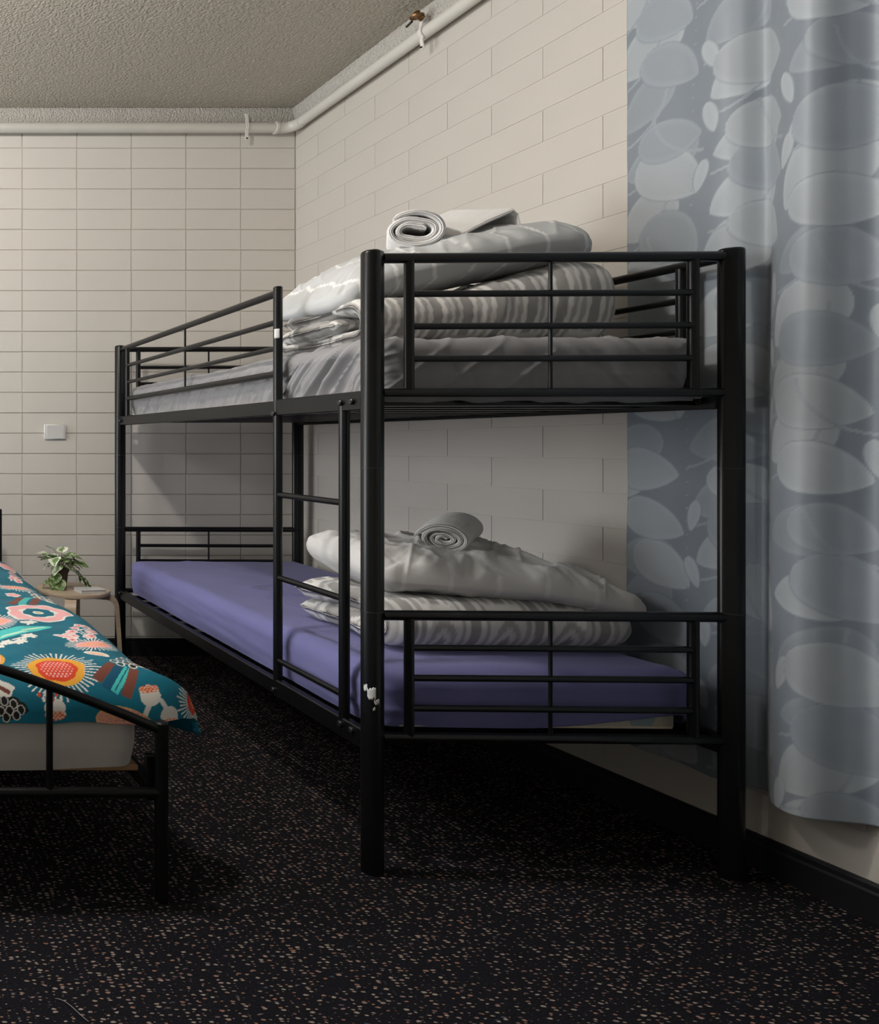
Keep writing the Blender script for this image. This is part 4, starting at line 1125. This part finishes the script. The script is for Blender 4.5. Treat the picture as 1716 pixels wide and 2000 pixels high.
at(anemone, 0.15, 3.20, 1, 1.1); at(anemone, -0.1, 2.5, 1, 1.1); at(sunburst, 0.22, 2.62, 0.9, 0.9); at(sunburst, -0.15, 2.1, 1, 1); at(spiky, -0.25, 2.9, 1, 1)
disc(0.755, 3.44, 0.036, WH, 1.25, 2.6, 0, 0.08, 1); disc(0.755, 3.44, 0.029, PK, 1.25, 2.6, 0, 0.08, 1); disc(0.79, 3.55, 0.03, TEAL*0.5, 0.8, 3.0, 0, 0.05)
at(spiky, 0.67, 2.902, 0.70, 1.05, 1.0, -0.2)
disc(0.621, 2.746, 0.024, WH, 1.1, 1.4, 0, 0.1, 2); disc(0.621, 2.746, 0.020, PK, 1.1, 1.3, 0, 0.1, 2)
stroke((0.574, 2.56), (0.641, 2.70), 0.016, BR, 0, False); stroke((0.611, 2.54), (0.67, 2.69), 0.014, TQ*0.8, 0.01, False); stroke((0.649, 2.56), (0.70, 2.68), 0.014, BR*1.1, 0, False)
for k in range(9):
    cx0, cy0 = 0.700+0.024*(k % 4)+0.006*(k//4), 2.70+0.055*(k//4)+0.02*(k % 2); disc(cx0, cy0, 0.014, WH, 1, 1.7); disc(cx0, cy0, 0.008, BK, 1, 1.7)
disc(0.742, 2.655, 0.020, WH, 1.5, 1.7, 0.3, 0.25, 1); stroke((0.742, 2.60), (0.742, 2.66), 0.005, WH, 0, False)
at(anemone, 0.641, 2.452, 1.0, 0.98)
disc(0.582, 2.343, 0.021, WH*0.95, 1.35, 0.9, 0.2, 0.12, 3); stroke((0.575, 2.31), (0.585, 2.345), 0.004, WH, 0, False)
at(spiky, 0.475, 2.36, 0.75, 1.1, 1.0, 0.1)
stroke((0.36, 2.14), (0.645, 2.292), 0.034, TQ, 0.018); stroke((0.46, 2.19), (0.56, 2.24), 0.007, np.array(lin(190, 226, 200)), 0.006); stroke((0.54, 2.245), (0.63, 2.29), 0.006, np.array(lin(210, 226, 190)), 0.004)
for k in range(9):
    f = k/8; disc(0.446+0.11*f, 2.12+0.07*f+0.014*math.sin(f*9), 0.010+0.004*(k % 3), WH, 0.9, 1.0, 0, 0.2, k)
stroke((0.49, 2.165), (0.56, 2.192), 0.004, WH, 0.004, False)
at(sprig, 0.712, 2.225, 0.75, 0.95, 1.0, 0.5, 13, 3)
stroke((0.625, 2.205), (0.69, 2.17), 0.012, WH, 0.004); stroke((0.635, 2.20), (0.68, 2.177), 0.007, PK, 0.004)
at(spiky, 0.715, 2.12, 0.70, 0.66, 1.0, 0.1)
stroke((0.665, 2.062), (0.725, 2.022), 0.015, WH*0.95, 0.004); stroke((0.672, 2.055), (0.716, 2.027), 0.008, np.array(lin(236, 180, 150)), 0.004)
disc(0.400, 2.03, 0.036, YL, 1, 1.25); disc(0.397, 2.03, 0.029, PK, 1, 1.25, 0, 0.05); rays(0.397, 2.03, 0.0, 0.03, 22, WH, 1, 1.2, 0, 0.4)
# sunburst with a pointed, seeded heart
at(sunburst, 0.560, 1.952, 0.98, 0.82)
# protea: four broad bracts and a beaded crown
for p0, p1, w_, c_ in (((0.716, 1.972), (0.655, 1.908), 0.013, BR), ((0.734, 1.960), (0.676, 1.884), 0.014, np.array(lin(4, 78, 106))), ((0.752, 1.955), (0.694, 1.876), 0.010, TQ), ((0.764, 1.948), (0.720, 1.866), 0.012, BR*1.1)):
    stroke(p0, p1, w_, c_, 0, False)
stroke((0.75, 1.955), (0.697, 1.88), 0.0015, np.array(lin(4, 78, 106)), 0, False)
disc(0.812, 1.992, 0.032, WH, 1.0, 1.15, 0, 0.06, 2)
for k, (cx0, cy0) in enumerate(((0.726, 1.990), (0.748, 2.008), (0.770, 2.030), (0.795, 2.045), (0.736, 1.971), (0.757, 1.984), (0.778, 2.000), (0.800, 2.018), (0.766, 1.962), (0.782, 1.974), (0.797, 1.992))):
    disc(cx0, cy0, 0.0115, WH, 1.0, 1.05); disc(cx0, cy0, 0.0082, BK if k > 4 else TEAL*0.5, 1.0, 1.05)
# poppy pods
def cup(x, y, s, flip=1):
    stroke((x-0.004*s, y-0.012*s*flip), (x-0.022*s, y-0.044*s*flip), 0.0065*s, WH*0.86, 0, False)
    disc(x, y, 0.027*s, WH*0.9, 1.0, 0.86); disc(x, y+0.016*s*flip, 0.024*s, WH*0.9, 1.1, 0.55)
    dots(x, y+0.019*s*flip, 0.024*s, OR, 0.010*s, 0.0042*s, 1.1, 0.5)
    dots(x, y+0.021*s*flip, 0.022*s, RD, 0.010*s, 0.0028*s, 1.1, 0.4)
cup(0.782, 1.866, 1.0); cup(0.536, 1.838, 1.0, -1); cup(0.826, 1.814, 0.95, -1)
for k in range(6): disc(0.50+0.022*(k % 3)+0.01*(k//3), 1.872-0.012*(k//3), 0.005, (RD, WH)[k % 2], 0.9, 1.3)
# striped shell low on the foot end
a_, b_ = rel(0.708, 1.800, -0.12, 0.072, 0.042); r_ = np.hypot(a_, b_); th_ = np.arctan2(b_, a_)
paint((r_ < 1) & (b_ > -0.2), np.array(lin(214, 168, 96))); paint((r_ < 0.96) & (b_ > -0.2) & (((th_*5.5) % 1.0) < 0.5), np.array(lin(222, 150, 150))); paint((r_ < 0.93) & (b_ > -0.2) & (((th_*5.5+0.3) % 1.0) < 0.2), np.array(lin(160, 110, 96)))
# half flower wrapped round the corner
rays(0.925, 1.835, 0.02, 0.075, 30, WH, 1.0, 0.8, 0, 0.55, seed=11); disc(0.935, 1.842, 0.038, RD, 0.9, 0.9, -0.6, 0.04); disc(0.945, 1.845, 0.020, OR)
# white shape and black seeds at the left
disc(0.395, 1.882, 0.042, WH*0.95, 1.0, 0.62, 0.2, 0.05, 1); stroke((0.395, 1.893), (0.425, 1.876), 0.006, BR, 0, False)
disc(0.415, 1.838, 0.046, BK, 1.1, 0.62, 0, 0.06, 2)
for cx0, cy0 in ((0.385, 1.846), (0.408, 1.856), (0.431, 1.848), (0.449, 1.834), (0.420, 1.832), (0.398, 1.830), (0.437, 1.820), (0.410, 1.815), (0.384, 1.82)):
    disc(cx0, cy0, 0.0125, WH*0.8, 0.85, 1.05); disc(cx0, cy0, 0.0095, BK, 0.85, 1.1)
Pt = np.stack([Xt, Yt, Zt], -1)
dv = thing('duvet', 'teal duvet printed with bright flowers on the left bed', 'duvet', (0, 0, 0))
o = link('cover', grid_mesh('cover', Pt, M['teal'], Ct), dv)
md = o.modifiers.new('thickness', 'SOLIDIFY'); md.thickness = 0.018; md.offset = -1
tg = link('hem_tag', MB().box(-0.008, 0.008, -0.006, 0.006, -0.012, 0.012, 0.001).mesh('hem_tag', M['tag'], False), dv)
tg.location = tuple(Pt[-1, int(np.argmin(np.abs(ys-1.95)))])

# ------------------------------------------------------------------ lint on the carpet
pts = [(0.435+0.045*f, 1.512-0.055*f+0.006*math.sin(f*5), 0.0022+0.002*math.sin(f*3)) for f in np.linspace(0, 1, 14)]
tag(MB().path(pts, 0.0006, 5).build('thread', M['thread']), 'thin white thread lying on the carpet at lower left', 'thread')
